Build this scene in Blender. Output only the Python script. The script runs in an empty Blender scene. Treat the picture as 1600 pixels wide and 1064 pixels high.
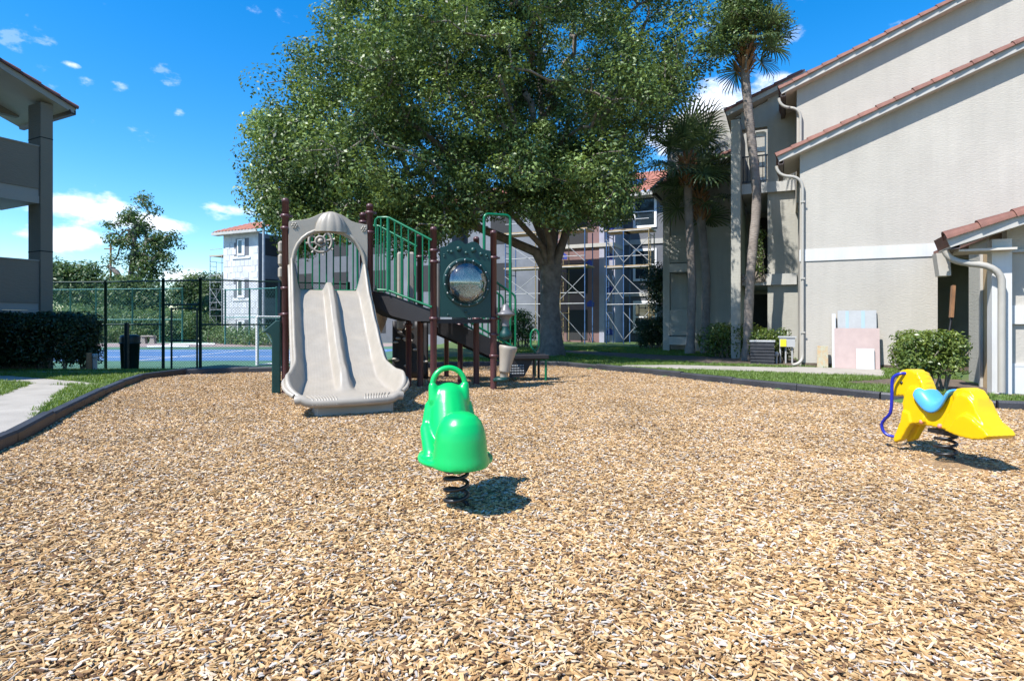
import bpy, bmesh, math, random
import numpy as np
from mathutils import Vector, Matrix, noise as mnoise
from mathutils.geometry import tessellate_polygon

SC = bpy.context.scene
COL = SC.collection
R = math.radians

# ------------------------------------------------------------------ camera
CAM_H = 1.05
cam_d = bpy.data.cameras.new('camera')
cam_d.sensor_width = 36.0
cam_d.lens = 20.25
cam_d.shift_y = -29.0 / 1600.0
cam_d.clip_start = 0.05
cam_d.clip_end = 3000.0
cam = bpy.data.objects.new('camera', cam_d)
cam.location = (0, 0, CAM_H)
cam.rotation_euler = (R(90), 0, 0)
COL.objects.link(cam)
SC.camera = cam

# ------------------------------------------------------------------ light
SUN_EL, SUN_AZ = R(54), R(231)          # azimuth: compass angle of the sun from +Y, clockwise
sun_dir = Vector((math.sin(SUN_AZ) * math.cos(SUN_EL), math.cos(SUN_AZ) * math.cos(SUN_EL), math.sin(SUN_EL)))
sd = bpy.data.lights.new('sun', 'SUN')
sd.energy = 5.0
sd.angle = R(0.55)
sd.color = (1.0, 0.972, 0.925)
so = bpy.data.objects.new('sun', sd)
so.rotation_euler = (-sun_dir).to_track_quat('-Z', 'Y').to_euler()
so.location = (-20, -20, 30)
COL.objects.link(so)

world = bpy.data.worlds.new('World')
SC.world = world
world.use_nodes = True
wt = world.node_tree
wt.nodes.clear()
def wn(t, **k):
    n = wt.nodes.new(t)
    for a, b in k.items(): setattr(n, a, b)
    return n
w_out = wn('ShaderNodeOutputWorld')
w_bg = wn('ShaderNodeBackground')
w_bg.inputs['Strength'].default_value = 0.148
sky = wn('ShaderNodeTexSky')
sky.sky_type = 'NISHITA'
sky.sun_disc = False
sky.sun_elevation = SUN_EL
sky.sun_rotation = SUN_AZ
sky.air_density = 1.0
sky.dust_density = 0.3
sky.ozone_density = 3.6
hs = wn('ShaderNodeHueSaturation')
hs.inputs['Saturation'].default_value = 1.42
hs.inputs['Value'].default_value = 1.0
wt.links.new(sky.outputs[0], hs.inputs['Color'])
tc = wn('ShaderNodeTexCoord')
# fair-weather cumulus: a handful of soft bodies broken up by noise, plus thin scattered wisps all round
nz = wn('ShaderNodeTexNoise')
nz.inputs['Scale'].default_value = 14.0
nz.inputs['Detail'].default_value = 7.0
nz.inputs['Roughness'].default_value = 0.6
stretch = wn('ShaderNodeVectorMath', operation='MULTIPLY')
stretch.inputs[1].default_value = (1, 1, 1.9)
wt.links.new(tc.outputs['Generated'], stretch.inputs[0])
wt.links.new(stretch.outputs[0], nz.inputs['Vector'])
def cloud_dir(px, py):
    v = Vector(((px - 800) / 900, 1, (503 - py) / 900)); v.normalize(); return v
clouds = [((140, 325), 0.070, 0.022, 1.0), ((200, 345), 0.085, 0.020, 0.9), ((105, 372), 0.065, 0.020, 1.0), ((255, 352), 0.04, 0.014, 0.7),
          ((186, 136), 0.020, 0.014, 0.7), ((135, 128), 0.014, 0.010, 0.6), ((113, 102), 0.014, 0.006, 0.55), ((220, 167), 0.012, 0.006, 0.5),
          ((282, 178), 0.016, 0.008, 0.35), ((1130, 170), 0.085, 0.050, 1.0), ((1060, 215), 0.08, 0.035, 0.9), ((1200, 140), 0.05, 0.028, 0.75), ((340, 340), 0.03, 0.012, 0.5),
          ((300, 432), 0.06, 0.018, 0.8), ((370, 330), 0.05, 0.012, 0.5), ((80, 130), 0.05, 0.02, 0.25),
          ((-300, 250), 0.12, 0.04, 0.9), ((2100, 300), 0.14, 0.05, 0.9)]
acc = None
for (pp, rx, rz, amt) in clouds:
    c = cloud_dir(*pp)
    s = wn('ShaderNodeVectorMath', operation='SUBTRACT'); s.inputs[1].default_value = c
    wt.links.new(tc.outputs['Generated'], s.inputs[0])
    m = wn('ShaderNodeVectorMath', operation='MULTIPLY'); m.inputs[1].default_value = (1 / rx, 1 / rx, 1 / rz)
    wt.links.new(s.outputs[0], m.inputs[0])
    l = wn('ShaderNodeVectorMath', operation='LENGTH'); wt.links.new(m.outputs[0], l.inputs[0])
    mr = wn('ShaderNodeMapRange'); mr.interpolation_type = 'SMOOTHSTEP'
    mr.inputs['From Min'].default_value = 0.1; mr.inputs['From Max'].default_value = 1.35
    mr.inputs['To Min'].default_value = amt; mr.inputs['To Max'].default_value = 0.0
    wt.links.new(l.outputs['Value'], mr.inputs['Value'])
    if acc is None: acc = mr.outputs[0]
    else:
        mx = wn('ShaderNodeMath', operation='MAXIMUM')
        wt.links.new(acc, mx.inputs[0]); wt.links.new(mr.outputs[0], mx.inputs[1]); acc = mx.outputs[0]
ns = wn('ShaderNodeMapRange')
ns.inputs['From Min'].default_value = 0.30; ns.inputs['From Max'].default_value = 0.68
ns.inputs['To Min'].default_value = -0.75; ns.inputs['To Max'].default_value = 0.24
wt.links.new(nz.outputs['Fac'], ns.inputs['Value'])
ad = wn('ShaderNodeMath', operation='ADD'); wt.links.new(acc, ad.inputs[0]); wt.links.new(ns.outputs[0], ad.inputs[1])
cm = wn('ShaderNodeMapRange'); cm.interpolation_type = 'SMOOTHSTEP'
cm.inputs['From Min'].default_value = 0.05; cm.inputs['From Max'].default_value = 0.75
cm.inputs['To Max'].default_value = 0.92
wt.links.new(ad.outputs[0], cm.inputs['Value'])
mixc = wn('ShaderNodeMix', data_type='RGBA')
mixc.inputs['B'].default_value = (6.0, 6.2, 6.8, 1)
wt.links.new(cm.outputs[0], mixc.inputs['Factor'])
wt.links.new(hs.outputs[0], mixc.inputs['A'])
wt.links.new(mixc.outputs['Result'], w_bg.inputs['Color'])
wt.links.new(w_bg.outputs[0], w_out.inputs['Surface'])

SC.view_settings.view_transform = 'Standard'
SC.view_settings.look = 'None'
SC.view_settings.gamma = 1.0
SC.view_settings.use_curve_mapping = False
SC.view_settings.exposure = 0.80
SC.render.engine = 'CYCLES'
cy = SC.cycles
cy.max_bounces = 7
cy.diffuse_bounces = 3
cy.glossy_bounces = 3
cy.transmission_bounces = 4
cy.transparent_max_bounces = 12
cy.use_denoising = True
cy.sample_clamp_indirect = 6.0
try:
    cy.denoiser = 'OPENIMAGEDENOISE'
    cy.denoising_input_passes = 'RGB_ALBEDO_NORMAL'
    cy.denoising_prefilter = 'ACCURATE'
except Exception:
    pass

# ------------------------------------------------------------------ materials
MATS = {}
def mat(name, col, rough=0.6, metal=0.0, var=0.0, vscale=3.0, bump=0.0, bscale=40.0, bstretch=(1, 1, 1), spec=0.5,
        col2=None, coat=0.0, trans=0.0, rand=0.0, dirt=0.0, bdetail=4.0, streak=0.0):
    """principled material: base colour varied by object-space noise, fine relief from a second noise"""
    m = bpy.data.materials.new(name)
    m.use_nodes = True
    t = m.node_tree
    b = t.nodes['Principled BSDF']
    b.inputs['Roughness'].default_value = rough
    b.inputs['Metallic'].default_value = metal
    b.inputs['Specular IOR Level'].default_value = spec
    if coat: b.inputs['Coat Weight'].default_value = coat; b.inputs['Coat Roughness'].default_value = 0.15
    c4 = (*col, 1)
    b.inputs['Base Color'].default_value = c4
    tcn = t.nodes.new('ShaderNodeTexCoord')
    last = None
    if var > 0 or col2:
        n = t.nodes.new('ShaderNodeTexNoise')
        n.inputs['Scale'].default_value = vscale; n.inputs['Detail'].default_value = 5.0; n.inputs['Roughness'].default_value = 0.62
        t.links.new(tcn.outputs['Object'], n.inputs['Vector'])
        r = t.nodes.new('ShaderNodeMapRange')
        r.inputs['From Min'].default_value = 0.32; r.inputs['From Max'].default_value = 0.68
        t.links.new(n.outputs['Fac'], r.inputs['Value'])
        x = t.nodes.new('ShaderNodeMix'); x.data_type = 'RGBA'
        if col2:
            x.inputs['A'].default_value = c4; x.inputs['B'].default_value = (*col2, 1)
        else:
            x.inputs['A'].default_value = tuple(max(0, v * (1 - var)) for v in col) + (1,)
            x.inputs['B'].default_value = tuple(min(1, v * (1 + var)) for v in col) + (1,)
        t.links.new(r.outputs[0], x.inputs['Factor'])
        last = x.outputs['Result']
    if rand > 0:
        oi = t.nodes.new('ShaderNodeObjectInfo')
        h = t.nodes.new('ShaderNodeHueSaturation')
        rr = t.nodes.new('ShaderNodeMapRange'); rr.inputs['To Min'].default_value = 1 - rand; rr.inputs['To Max'].default_value = 1 + rand
        t.links.new(oi.outputs['Random'], rr.inputs['Value'])
        t.links.new(rr.outputs[0], h.inputs['Value'])
        if last: t.links.new(last, h.inputs['Color'])
        else: h.inputs['Color'].default_value = c4
        last = h.outputs[0]
    if streak > 0:                      # rain streaks and grime, long in z
        ms_ = t.nodes.new('ShaderNodeMapping'); ms_.inputs['Scale'].default_value = (2.6, 2.6, 0.22)
        t.links.new(tcn.outputs['Object'], ms_.inputs['Vector'])
        n3 = t.nodes.new('ShaderNodeTexNoise'); n3.inputs['Scale'].default_value = 1.6; n3.inputs['Detail'].default_value = 7.0; n3.inputs['Roughness'].default_value = 0.7
        t.links.new(ms_.outputs[0], n3.inputs['Vector'])
        r3 = t.nodes.new('ShaderNodeMapRange'); r3.inputs['From Min'].default_value = 0.42; r3.inputs['From Max'].default_value = 0.75; r3.inputs['To Min'].default_value = 1.0; r3.inputs['To Max'].default_value = 1.0 - streak
        t.links.new(n3.outputs['Fac'], r3.inputs['Value'])
        x3 = t.nodes.new('ShaderNodeMix'); x3.data_type = 'RGBA'; x3.blend_type = 'MULTIPLY'; x3.inputs['Factor'].default_value = 1.0
        if last: t.links.new(last, x3.inputs['A'])
        else: x3.inputs['A'].default_value = c4
        t.links.new(r3.outputs[0], x3.inputs['B']); last = x3.outputs['Result']
    if last: t.links.new(last, b.inputs['Base Color'])
    if bump > 0:
        mp = t.nodes.new('ShaderNodeMapping'); mp.inputs['Scale'].default_value = bstretch
        t.links.new(tcn.outputs['Object'], mp.inputs['Vector'])
        n2 = t.nodes.new('ShaderNodeTexNoise')
        n2.inputs['Scale'].default_value = bscale; n2.inputs['Detail'].default_value = bdetail
        t.links.new(mp.outputs[0], n2.inputs['Vector'])
        bp = t.nodes.new('ShaderNodeBump'); bp.inputs['Strength'].default_value = bump; bp.inputs['Distance'].default_value = 0.02
        t.links.new(n2.outputs['Fac'], bp.inputs['Height'])
        t.links.new(bp.outputs[0], b.inputs['Normal'])
    MATS[name] = m
    return m

def leaf_mat(name, dark, light, trans=0.35, rough=0.42, spec=0.5):
    """leaf: per-leaf tint stored in a colour attribute mixes two real leaf greens; light also passes through"""
    m = bpy.data.materials.new(name); m.use_nodes = True
    t = m.node_tree; b = t.nodes['Principled BSDF']
    b.inputs['Roughness'].default_value = rough
    b.inputs['Specular IOR Level'].default_value = spec
    at = t.nodes.new('ShaderNodeAttribute'); at.attribute_name = 'tint'
    x = t.nodes.new('ShaderNodeMix'); x.data_type = 'RGBA'
    x.inputs['A'].default_value = (*dark, 1); x.inputs['B'].default_value = (*light, 1)
    t.links.new(at.outputs['Fac'], x.inputs['Factor'])
    t.links.new(x.outputs['Result'], b.inputs['Base Color'])
    tr = t.nodes.new('ShaderNodeBsdfTranslucent')
    g = t.nodes.new('ShaderNodeHueSaturation'); g.inputs['Hue'].default_value = 0.485; g.inputs['Saturation'].default_value = 1.15; g.inputs['Value'].default_value = 1.5
    t.links.new(x.outputs['Result'], g.inputs['Color'])
    t.links.new(g.outputs[0], tr.inputs['Color'])
    ms = t.nodes.new('ShaderNodeMixShader'); ms.inputs[0].default_value = trans
    t.links.new(b.outputs[0], ms.inputs[1]); t.links.new(tr.outputs[0], ms.inputs[2])
    t.links.new(ms.outputs[0], t.nodes['Material Output'].inputs['Surface'])
    MATS[name] = m
    return m

def glass_mat(name, tint=(0.02, 0.03, 0.04), rough=0.04):
    """window pane: dark room behind a reflecting sheet"""
    m = mat(name, tint, rough=rough, spec=0.9)
    return m

M_CHIP = None
mat('stucco', (0.425, 0.395, 0.345), 0.9, var=0.06, vscale=0.9, streak=0.09, bump=0.3, bscale=22, bstretch=(0.8, 0.8, 2.0), spec=0.25, bdetail=6)
mat('stucco_grey', (0.37, 0.355, 0.31), 0.9, streak=0.14, var=0.06, vscale=1.2, bump=0.3, bscale=16, bstretch=(0.6, 0.6, 2.4), spec=0.25, bdetail=6)
mat('trim_white', (0.56, 0.555, 0.54), 0.6, var=0.05, vscale=2.0, streak=0.12)
mat('fascia_white', (0.42, 0.405, 0.37), 0.55, var=0.08, vscale=3.0, streak=0.15)
mat('soffit', (0.50, 0.46, 0.40), 0.7, var=0.05)
mat('gutter_beige', (0.38, 0.355, 0.31), 0.45, var=0.06)
mat('gutter_bronze', (0.10, 0.075, 0.07), 0.5)
mat('tile_clay', (0.165, 0.070, 0.050), 0.75, var=0.28, vscale=5, bump=0.25, bscale=60, rand=0.16)
mat('tile_dark', (0.21, 0.085, 0.065), 0.75, var=0.25, vscale=5, bump=0.25, bscale=60, rand=0.15)
mat('dark_interior', (0.03, 0.03, 0.032), 0.9)
mat('ceiling', (0.42, 0.40, 0.37), 0.9)
mat('railing_black', (0.02, 0.02, 0.022), 0.4)
glass_mat('glass')
mat('white_pvc', (0.80, 0.80, 0.80), 0.4)
mat('block_white', (0.62, 0.62, 0.62), 0.85, col2=(0.42, 0.43, 0.44), vscale=1.4, bump=0.3, bscale=20)
mat('block_grey', (0.19, 0.20, 0.225), 0.85, col2=(0.13, 0.14, 0.16), vscale=1.2, bump=0.3, bscale=20)
mat('housewrap', (0.115, 0.12, 0.135), 0.7, var=0.12, vscale=1.5)
mat('sheathing_pink', (0.20, 0.115, 0.11), 0.75, var=0.12, vscale=1.5)
mat('sheathing_violet', (0.33, 0.33, 0.40), 0.7, var=0.08)
mat('print_blue', (0.03, 0.05, 0.30), 0.6)
mat('scaffold_blue', (0.05, 0.11, 0.24), 0.45, var=0.2, vscale=6)
mat('scaffold_yellow', (0.26, 0.20, 0.10), 0.5, var=0.2, vscale=6)
mat('scaffold_galv', (0.33, 0.34, 0.35), 0.5, metal=0.2, var=0.15, vscale=6)
mat('plank', (0.36, 0.27, 0.16), 0.8, var=0.2, vscale=3, bump=0.2)
mat('post_brown', (0.085, 0.034, 0.036), 0.38, var=0.12, vscale=2.0)
mat('deck_brown', (0.013, 0.011, 0.012), 0.6, var=0.2)
mat('rail_green', (0.0, 0.125, 0.052), 0.33, var=0.08)
mat('panel_green', (0.002, 0.036, 0.032), 0.45, var=0.10, vscale=4)
mat('plastic_beige', (0.315, 0.278, 0.228), 0.42, var=0.07, vscale=7, bump=0.04, bscale=120)
mat('plastic_beige_dark', (0.36, 0.32, 0.27), 0.5, var=0.08)
mat('bell_grey', (0.13, 0.125, 0.13), 0.35, var=0.1)
mat('frog_green', (0.004, 0.42, 0.10), 0.3, var=0.04, vscale=3, bump=0.02, bscale=90)
mat('horse_yellow', (0.72, 0.45, 0.002), 0.32, var=0.05, vscale=4, bump=0.02, bscale=90)
mat('seat_blue', (0.075, 0.32, 0.62), 0.35, var=0.05, vscale=5)
mat('pipe_blue', (0.012, 0.02, 0.30), 0.28)
mat('bolt_pink', (0.62, 0.22, 0.16), 0.5)
mat('steel_black', (0.012, 0.012, 0.013), 0.42, spec=0.6, var=0.3, vscale=20)
mat('steel', (0.45, 0.45, 0.46), 0.35, metal=0.8)
mat('border_black', (0.030, 0.031, 0.036), 0.55, var=0.35, vscale=2.5, bump=0.2, bscale=50)
mat('concrete', (0.31, 0.285, 0.25), 0.9, var=0.14, vscale=2.2, bump=0.25, bscale=60)
mat('soil', (0.10, 0.075, 0.055), 0.95, var=0.4, vscale=8, bump=0.5, bscale=30)
mat('chip_bed', (0.36, 0.235, 0.115), 0.95, col2=(0.18, 0.105, 0.05), vscale=45, bump=1.0, bscale=60)
mat('court_green', (0.055, 0.14, 0.09), 0.85, var=0.10, vscale=0.8)
mat('court_blue', (0.06, 0.145, 0.30), 0.85, var=0.10, vscale=0.7)
mat('court_red', (0.26, 0.20, 0.19), 0.85, var=0.10, vscale=0.7)
mat('line_white', (0.72, 0.72, 0.70), 0.8)
mat('fence_green', (0.004, 0.030, 0.026), 0.45)
mat('fence_wire', (0.012, 0.055, 0.048), 0.5)
mat('fence_mint', (0.05, 0.20, 0.18), 0.5)
mat('can_dark', (0.004, 0.020, 0.020), 0.45, var=0.2)
mat('goal_white', (0.80, 0.80, 0.80), 0.45)
mat('wood_stump', (0.22, 0.11, 0.05), 0.85, var=0.3, vscale=8)
mat('board_pink', (0.43, 0.335, 0.315), 0.85, var=0.06, vscale=6)
mat('board_grey', (0.38, 0.39, 0.395), 0.8, var=0.06, vscale=6)
mat('print_pale_blue', (0.32, 0.43, 0.48), 0.8)
mat('board_white', (0.52, 0.53, 0.54), 0.7)
mat('osb', (0.42, 0.27, 0.14), 0.85, col2=(0.34, 0.38, 0.30), vscale=14, bump=0.4, bscale=50)
mat('door_wood', (0.42, 0.30, 0.17), 0.7, var=0.15, vscale=3, bump=0.2, bscale=20, bstretch=(4, 4, 0.3))
mat('ac_grey', (0.03, 0.032, 0.038), 0.7, var=0.3, vscale=5)
mat('meter_grey', (0.38, 0.39, 0.40), 0.5, var=0.1)
mat('tag_yellow', (0.80, 0.66, 0.02), 0.6)
mat('bark', (0.24, 0.205, 0.18), 0.95, col2=(0.12, 0.10, 0.085), vscale=5, bump=1.0, bscale=10, bstretch=(2.2, 2.2, 0.5), bdetail=8)
mat('palm_trunk', (0.27, 0.23, 0.20), 0.95, col2=(0.17, 0.14, 0.12), vscale=4, bump=0.9, bscale=10, bstretch=(1, 1, 4))
mat('palm_boot', (0.30, 0.165, 0.075), 0.9, col2=(0.16, 0.085, 0.04), vscale=6, bump=0.5)
mat('stem', (0.20, 0.165, 0.13), 0.9, var=0.25, vscale=8)
mat('solar', (0.02, 0.025, 0.045), 0.25)
leaf_mat('leaf_oak', (0.022, 0.050, 0.015), (0.205, 0.290, 0.085), 0.22, 0.45, 0.38)
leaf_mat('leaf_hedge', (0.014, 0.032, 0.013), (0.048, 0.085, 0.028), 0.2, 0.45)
leaf_mat('leaf_shrub', (0.05, 0.095, 0.02), (0.20, 0.25, 0.055), 0.3, 0.38)
leaf_mat('leaf_far', (0.040, 0.085, 0.028), (0.12, 0.18, 0.055), 0.3, 0.5)
leaf_mat('leaf_vine', (0.055, 0.115, 0.042), (0.15, 0.22, 0.08), 0.3, 0.5)
leaf_mat('leaf_palm', (0.045, 0.080, 0.034), (0.18, 0.24, 0.10), 0.28, 0.42, 0.45)
leaf_mat('leaf_grass', (0.060, 0.120, 0.020), (0.20, 0.285, 0.058), 0.3, 0.5)
# ------------------------------------------------------------------ helpers
def tag(o, label=None, cat=None, group=None, kind=None):
    if label: o['label'] = label
    if cat: o['category'] = cat
    if group: o['group'] = group
    if kind: o['kind'] = kind
    return o

def empty(name, loc, label=None, cat=None, group=None):
    o = bpy.data.objects.new(name, None)
    o.empty_display_size = 0.1
    o.location = loc
    COL.objects.link(o)
    return tag(o, label, cat, group)

def root_loc(o):
    v = Vector((0, 0, 0))
    while o is not None:
        v += o.location; o = o.parent
    return v

def rotz(a): return Matrix.Rotation(a, 4, 'Z')

class MB:
    """collects shapes; build() links them as one mesh object"""
    def __init__(self, M=None):
        self.v = []; self.f = []; self.s = []; self.M = M or Matrix.Identity(4)
    def add(self, vs, fs, smooth=False):
        o = len(self.v); M = self.M
        self.v += [M @ Vector(p) for p in vs]
        self.f += [tuple(i + o for i in q) for q in fs]
        self.s += [smooth] * len(fs)
        return self
    def box(self, c, s, b=0.0, rot=None):
        hx, hy, hz = s[0] / 2, s[1] / 2, s[2] / 2
        c = Vector(c); rot = rot or Matrix.Identity(3)
        if b <= 0:
            vs = [(x, y, z) for z in (-hz, hz) for y in (-hy, hy) for x in (-hx, hx)]
            fs = [(0, 2, 3, 1), (4, 5, 7, 6), (0, 1, 5, 4), (2, 6, 7, 3), (0, 4, 6, 2), (1, 3, 7, 5)]
        else:
            b = min(b, hx * 0.9, hy * 0.9, hz * 0.9)
            vs = []; idx = {}
            for sx in (-1, 1):
                for sy in (-1, 1):
                    for sz in (-1, 1):
                        for k in range(3):
                            p = [sx * (hx - b), sy * (hy - b), sz * (hz - b)]
                            p[k] = (sx * hx, sy * hy, sz * hz)[k]
                            idx[(sx, sy, sz, k)] = len(vs); vs.append(tuple(p))
            fs = []
            for k in range(3):
                a, d = [q for q in range(3) if q != k]
                for s0 in (-1, 1):
                    loop = []
                    for (sa, sb) in ((-1, -1), (1, -1), (1, 1), (-1, 1)):
                        key = [0, 0, 0]; key[k] = s0; key[a] = sa; key[d] = sb
                        loop.append(idx[(*key, k)])
                    if (s0 > 0) == (k == 1): loop = loop[::-1]
                    fs.append(tuple(loop))
            for k in range(3):            # edges running along axis k
                a, d = [q for q in range(3) if q != k]
                for sa in (-1, 1):
                    for sb in (-1, 1):
                        q = []
                        for s0, kk in ((-1, a), (1, a), (1, d), (-1, d)):
                            key = [0, 0, 0]; key[k] = s0; key[a] = sa; key[d] = sb
                            q.append(idx[(*key, kk)])
                        fs.append(tuple(q))
            for sx in (-1, 1):
                for sy in (-1, 1):
                    for sz in (-1, 1):
                        fs.append(tuple(idx[(sx, sy, sz, k)] for k in range(3)))
        return self.add([c + rot @ Vector(p) for p in vs], fs)
    def obox(self, o, a, b, c):
        """parallelepiped from a corner and three edge vectors"""
        o, a, b, c = Vector(o), Vector(a), Vector(b), Vector(c)
        vs = [o, o + a, o + a + b, o + b, o + c, o + a + c, o + a + b + c, o + b + c]
        return self.add(vs, [(0, 3, 2, 1), (4, 5, 6, 7), (0, 1, 5, 4), (1, 2, 6, 5), (2, 3, 7, 6), (3, 0, 4, 7)])
    def beam(self, p, q, w, h, up=(0, 0, 1)):
        """bar of section w x h from p to q"""
        p, q = Vector(p), Vector(q); d = q - p
        if d.length < 1e-6: return self
        dn = d.normalized(); u = Vector(up)
        if abs(dn.dot(u)) > 0.99: u = Vector((1, 0, 0))
        s = dn.cross(u).normalized(); t = s.cross(dn).normalized()
        return self.obox(p - s * w / 2 - t * h / 2, d, s * w, t * h)
    def tube(self, pts, r, n=8, closed=False, caps=True, smooth=True):
        pts = [Vector(p) for p in pts]; m = len(pts)
        rs = r if isinstance(r, (list, tuple)) else [r] * m
        prev = None; rings = []
        for i, p in enumerate(pts):
            if closed: d = pts[(i + 1) % m] - pts[i - 1]
            elif i == 0: d = pts[1] - p
            elif i == m - 1: d = p - pts[i - 1]
            else: d = (pts[i + 1] - p).normalized() + (p - pts[i - 1]).normalized()
            if d.length < 1e-9: d = Vector((0, 0, 1))
            d.normalize()
            if prev is None:
                u = Vector((0, 0, 1)) if abs(d.z) < 0.9 else Vector((1, 0, 0))
                s = d.cross(u).normalized()
            else:
                s = (prev - d * prev.dot(d))
                s = s.normalized() if s.length > 1e-6 else d.orthogonal().normalized()
            prev = s; t = d.cross(s)
            rings.append([p + (s * math.cos(2 * math.pi * k / n) + t * math.sin(2 * math.pi * k / n)) * rs[i] for k in range(n)])
        vs = [q for g in rings for q in g]; fs = []
        for i in range(m if closed else m - 1):
            a, b = i * n, ((i + 1) % m) * n
            for k in range(n):
                k2 = (k + 1) % n
                fs.append((a + k, a + k2, b + k2, b + k))
        self.add(vs, fs, smooth)
        if caps and not closed:
            self.add(rings[0], [tuple(range(n))[::-1]]); self.add(rings[-1], [tuple(range(n))])
        return self
    def lathe(self, prof, n=20, c=(0, 0, 0), rot=None, smooth=True):
        """profile of (radius, height) turned about the local z axis"""
        c = Vector(c); rot = rot or Matrix.Identity(3)
        vs = []; fs = []
        for (r, z) in prof:
            for k in range(n):
                a = 2 * math.pi * k / n
                vs.append(c + rot @ Vector((r * math.cos(a), r * math.sin(a), z)))
        for i in range(len(prof) - 1):
            for k in range(n):
                k2 = (k + 1) % n
                fs.append((i * n + k, i * n + k2, (i + 1) * n + k2, (i + 1) * n + k))
        self.add(vs, fs, smooth)
        m = (len(prof) - 1) * n
        if prof[0][0] > 1e-4: self.add(vs[:n], [tuple(range(n))[::-1]])
        if prof[-1][0] > 1e-4: self.add(vs[m:], [tuple(range(n))])
        return self
    def ball(self, c, r, n=16, m=10, rot=None):
        rx, ry, rz = (r, r, r) if not isinstance(r, (tuple, list)) else r
        c = Vector(c); rot = rot or Matrix.Identity(3)
        vs = [c + rot @ Vector((0, 0, -rz))]
        for i in range(1, m):
            a = -math.pi / 2 + math.pi * i / m
            for k in range(n):
                b = 2 * math.pi * k / n
                vs.append(c + rot @ Vector((rx * math.cos(a) * math.cos(b), ry * math.cos(a) * math.sin(b), rz * math.sin(a))))
        vs.append(c + rot @ Vector((0, 0, rz)))
        fs = []
        for k in range(n):
            fs.append((0, 1 + (k + 1) % n, 1 + k))
            e = 1 + (m - 2) * n
            fs.append((len(vs) - 1, e + k, e + (k + 1) % n))
        for i in range(m - 2):
            for k in range(n):
                k2 = (k + 1) % n
                fs.append((1 + i * n + k, 1 + i * n + k2, 1 + (i + 1) * n + k2, 1 + (i + 1) * n + k))
        return self.add(vs, fs, True)
    def prism(self, poly, o, ax, ay, d, holes=()):
        """extrude a 2-D outline (with holes) lying in the frame o, ax, ay by the vector d"""
        o, ax, ay, d = Vector(o), Vector(ax), Vector(ay), Vector(d)
        loops = [list(poly)] + [list(h) for h in holes]
        flat = [q for l in loops for q in l]
        tris = tessellate_polygon([[Vector((p[0], p[1], 0)) for p in l] for l in loops])
        nn = len(flat)
        P = [o + ax * p[0] + ay * p[1] for p in flat]
        self.add(P + [p + d for p in P], [tuple(t) for t in tris] + [tuple(i + nn for i in t)[::-1] for t in tris])
        base = len(self.v) - 2 * nn; k = 0
        for l in loops:
            m = len(l); fs = []
            for i in range(m):
                j = (i + 1) % m
                fs.append((base + k + i, base + k + j, base + nn + k + j, base + nn + k + i))
            self.f += fs; self.s += [False] * m
            k += m
        return self
    def build(self, name, material, parent=None, origin=None, fix=True, auto=None):
        o3 = root_loc(parent) if parent is not None else Vector(origin or (0, 0, 0))
        me = bpy.data.meshes.new(name)
        me.from_pydata([tuple(p - o3) for p in self.v], [], self.f)
        me.polygons.foreach_set('use_smooth', self.s)
        if fix:
            bm = bmesh.new(); bm.from_mesh(me)
            bmesh.ops.recalc_face_normals(bm, faces=bm.faces)
            bm.to_mesh(me); bm.free()
        me.update()
        me.materials.append(MATS[material] if isinstance(material, str) else material)
        ob = bpy.data.objects.new(name, me)
        COL.objects.link(ob)
        if parent is not None: ob.parent = parent
        else: ob.location = o3
        return ob

def blend_mesh(mb, name, material, parent, voxel=0.012, smooth=8, decimate=0.0, cut=None):
    """fuse overlapping shapes into one smooth moulded skin"""
    me = bpy.data.meshes.new('tmp'); me.from_pydata([tuple(p) for p in mb.v], [], mb.f)
    bm = bmesh.new(); bm.from_mesh(me); bmesh.ops.recalc_face_normals(bm, faces=bm.faces); bm.to_mesh(me); bm.free()
    ob = bpy.data.objects.new('tmp', me); COL.objects.link(ob)
    m = ob.modifiers.new('r', 'REMESH'); m.mode = 'VOXEL'; m.voxel_size = voxel
    s = ob.modifiers.new('s', 'SMOOTH'); s.factor = 0.5; s.iterations = smooth
    if decimate:
        d = ob.modifiers.new('d', 'DECIMATE'); d.ratio = decimate
    dg = bpy.context.evaluated_depsgraph_get()
    res = bpy.data.meshes.new_from_object(ob.evaluated_get(dg))
    bpy.data.objects.remove(ob); bpy.data.meshes.remove(me)
    n = len(res.vertices); co = np.empty(n * 3, np.float32); res.vertices.foreach_get('co', co)
    o3 = root_loc(parent) if parent is not None else Vector((0, 0, 0))
    co = co.reshape(-1, 3) - np.array(o3, np.float32)
    res.vertices.foreach_set('co', co.ravel())
    res.polygons.foreach_set('use_smooth', [True] * len(res.polygons))
    res.materials.clear(); res.materials.append(MATS[material])
    res.update(); res.name = name
    o = bpy.data.objects.new(name, res); COL.objects.link(o); o.parent = parent
    return o

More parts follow.
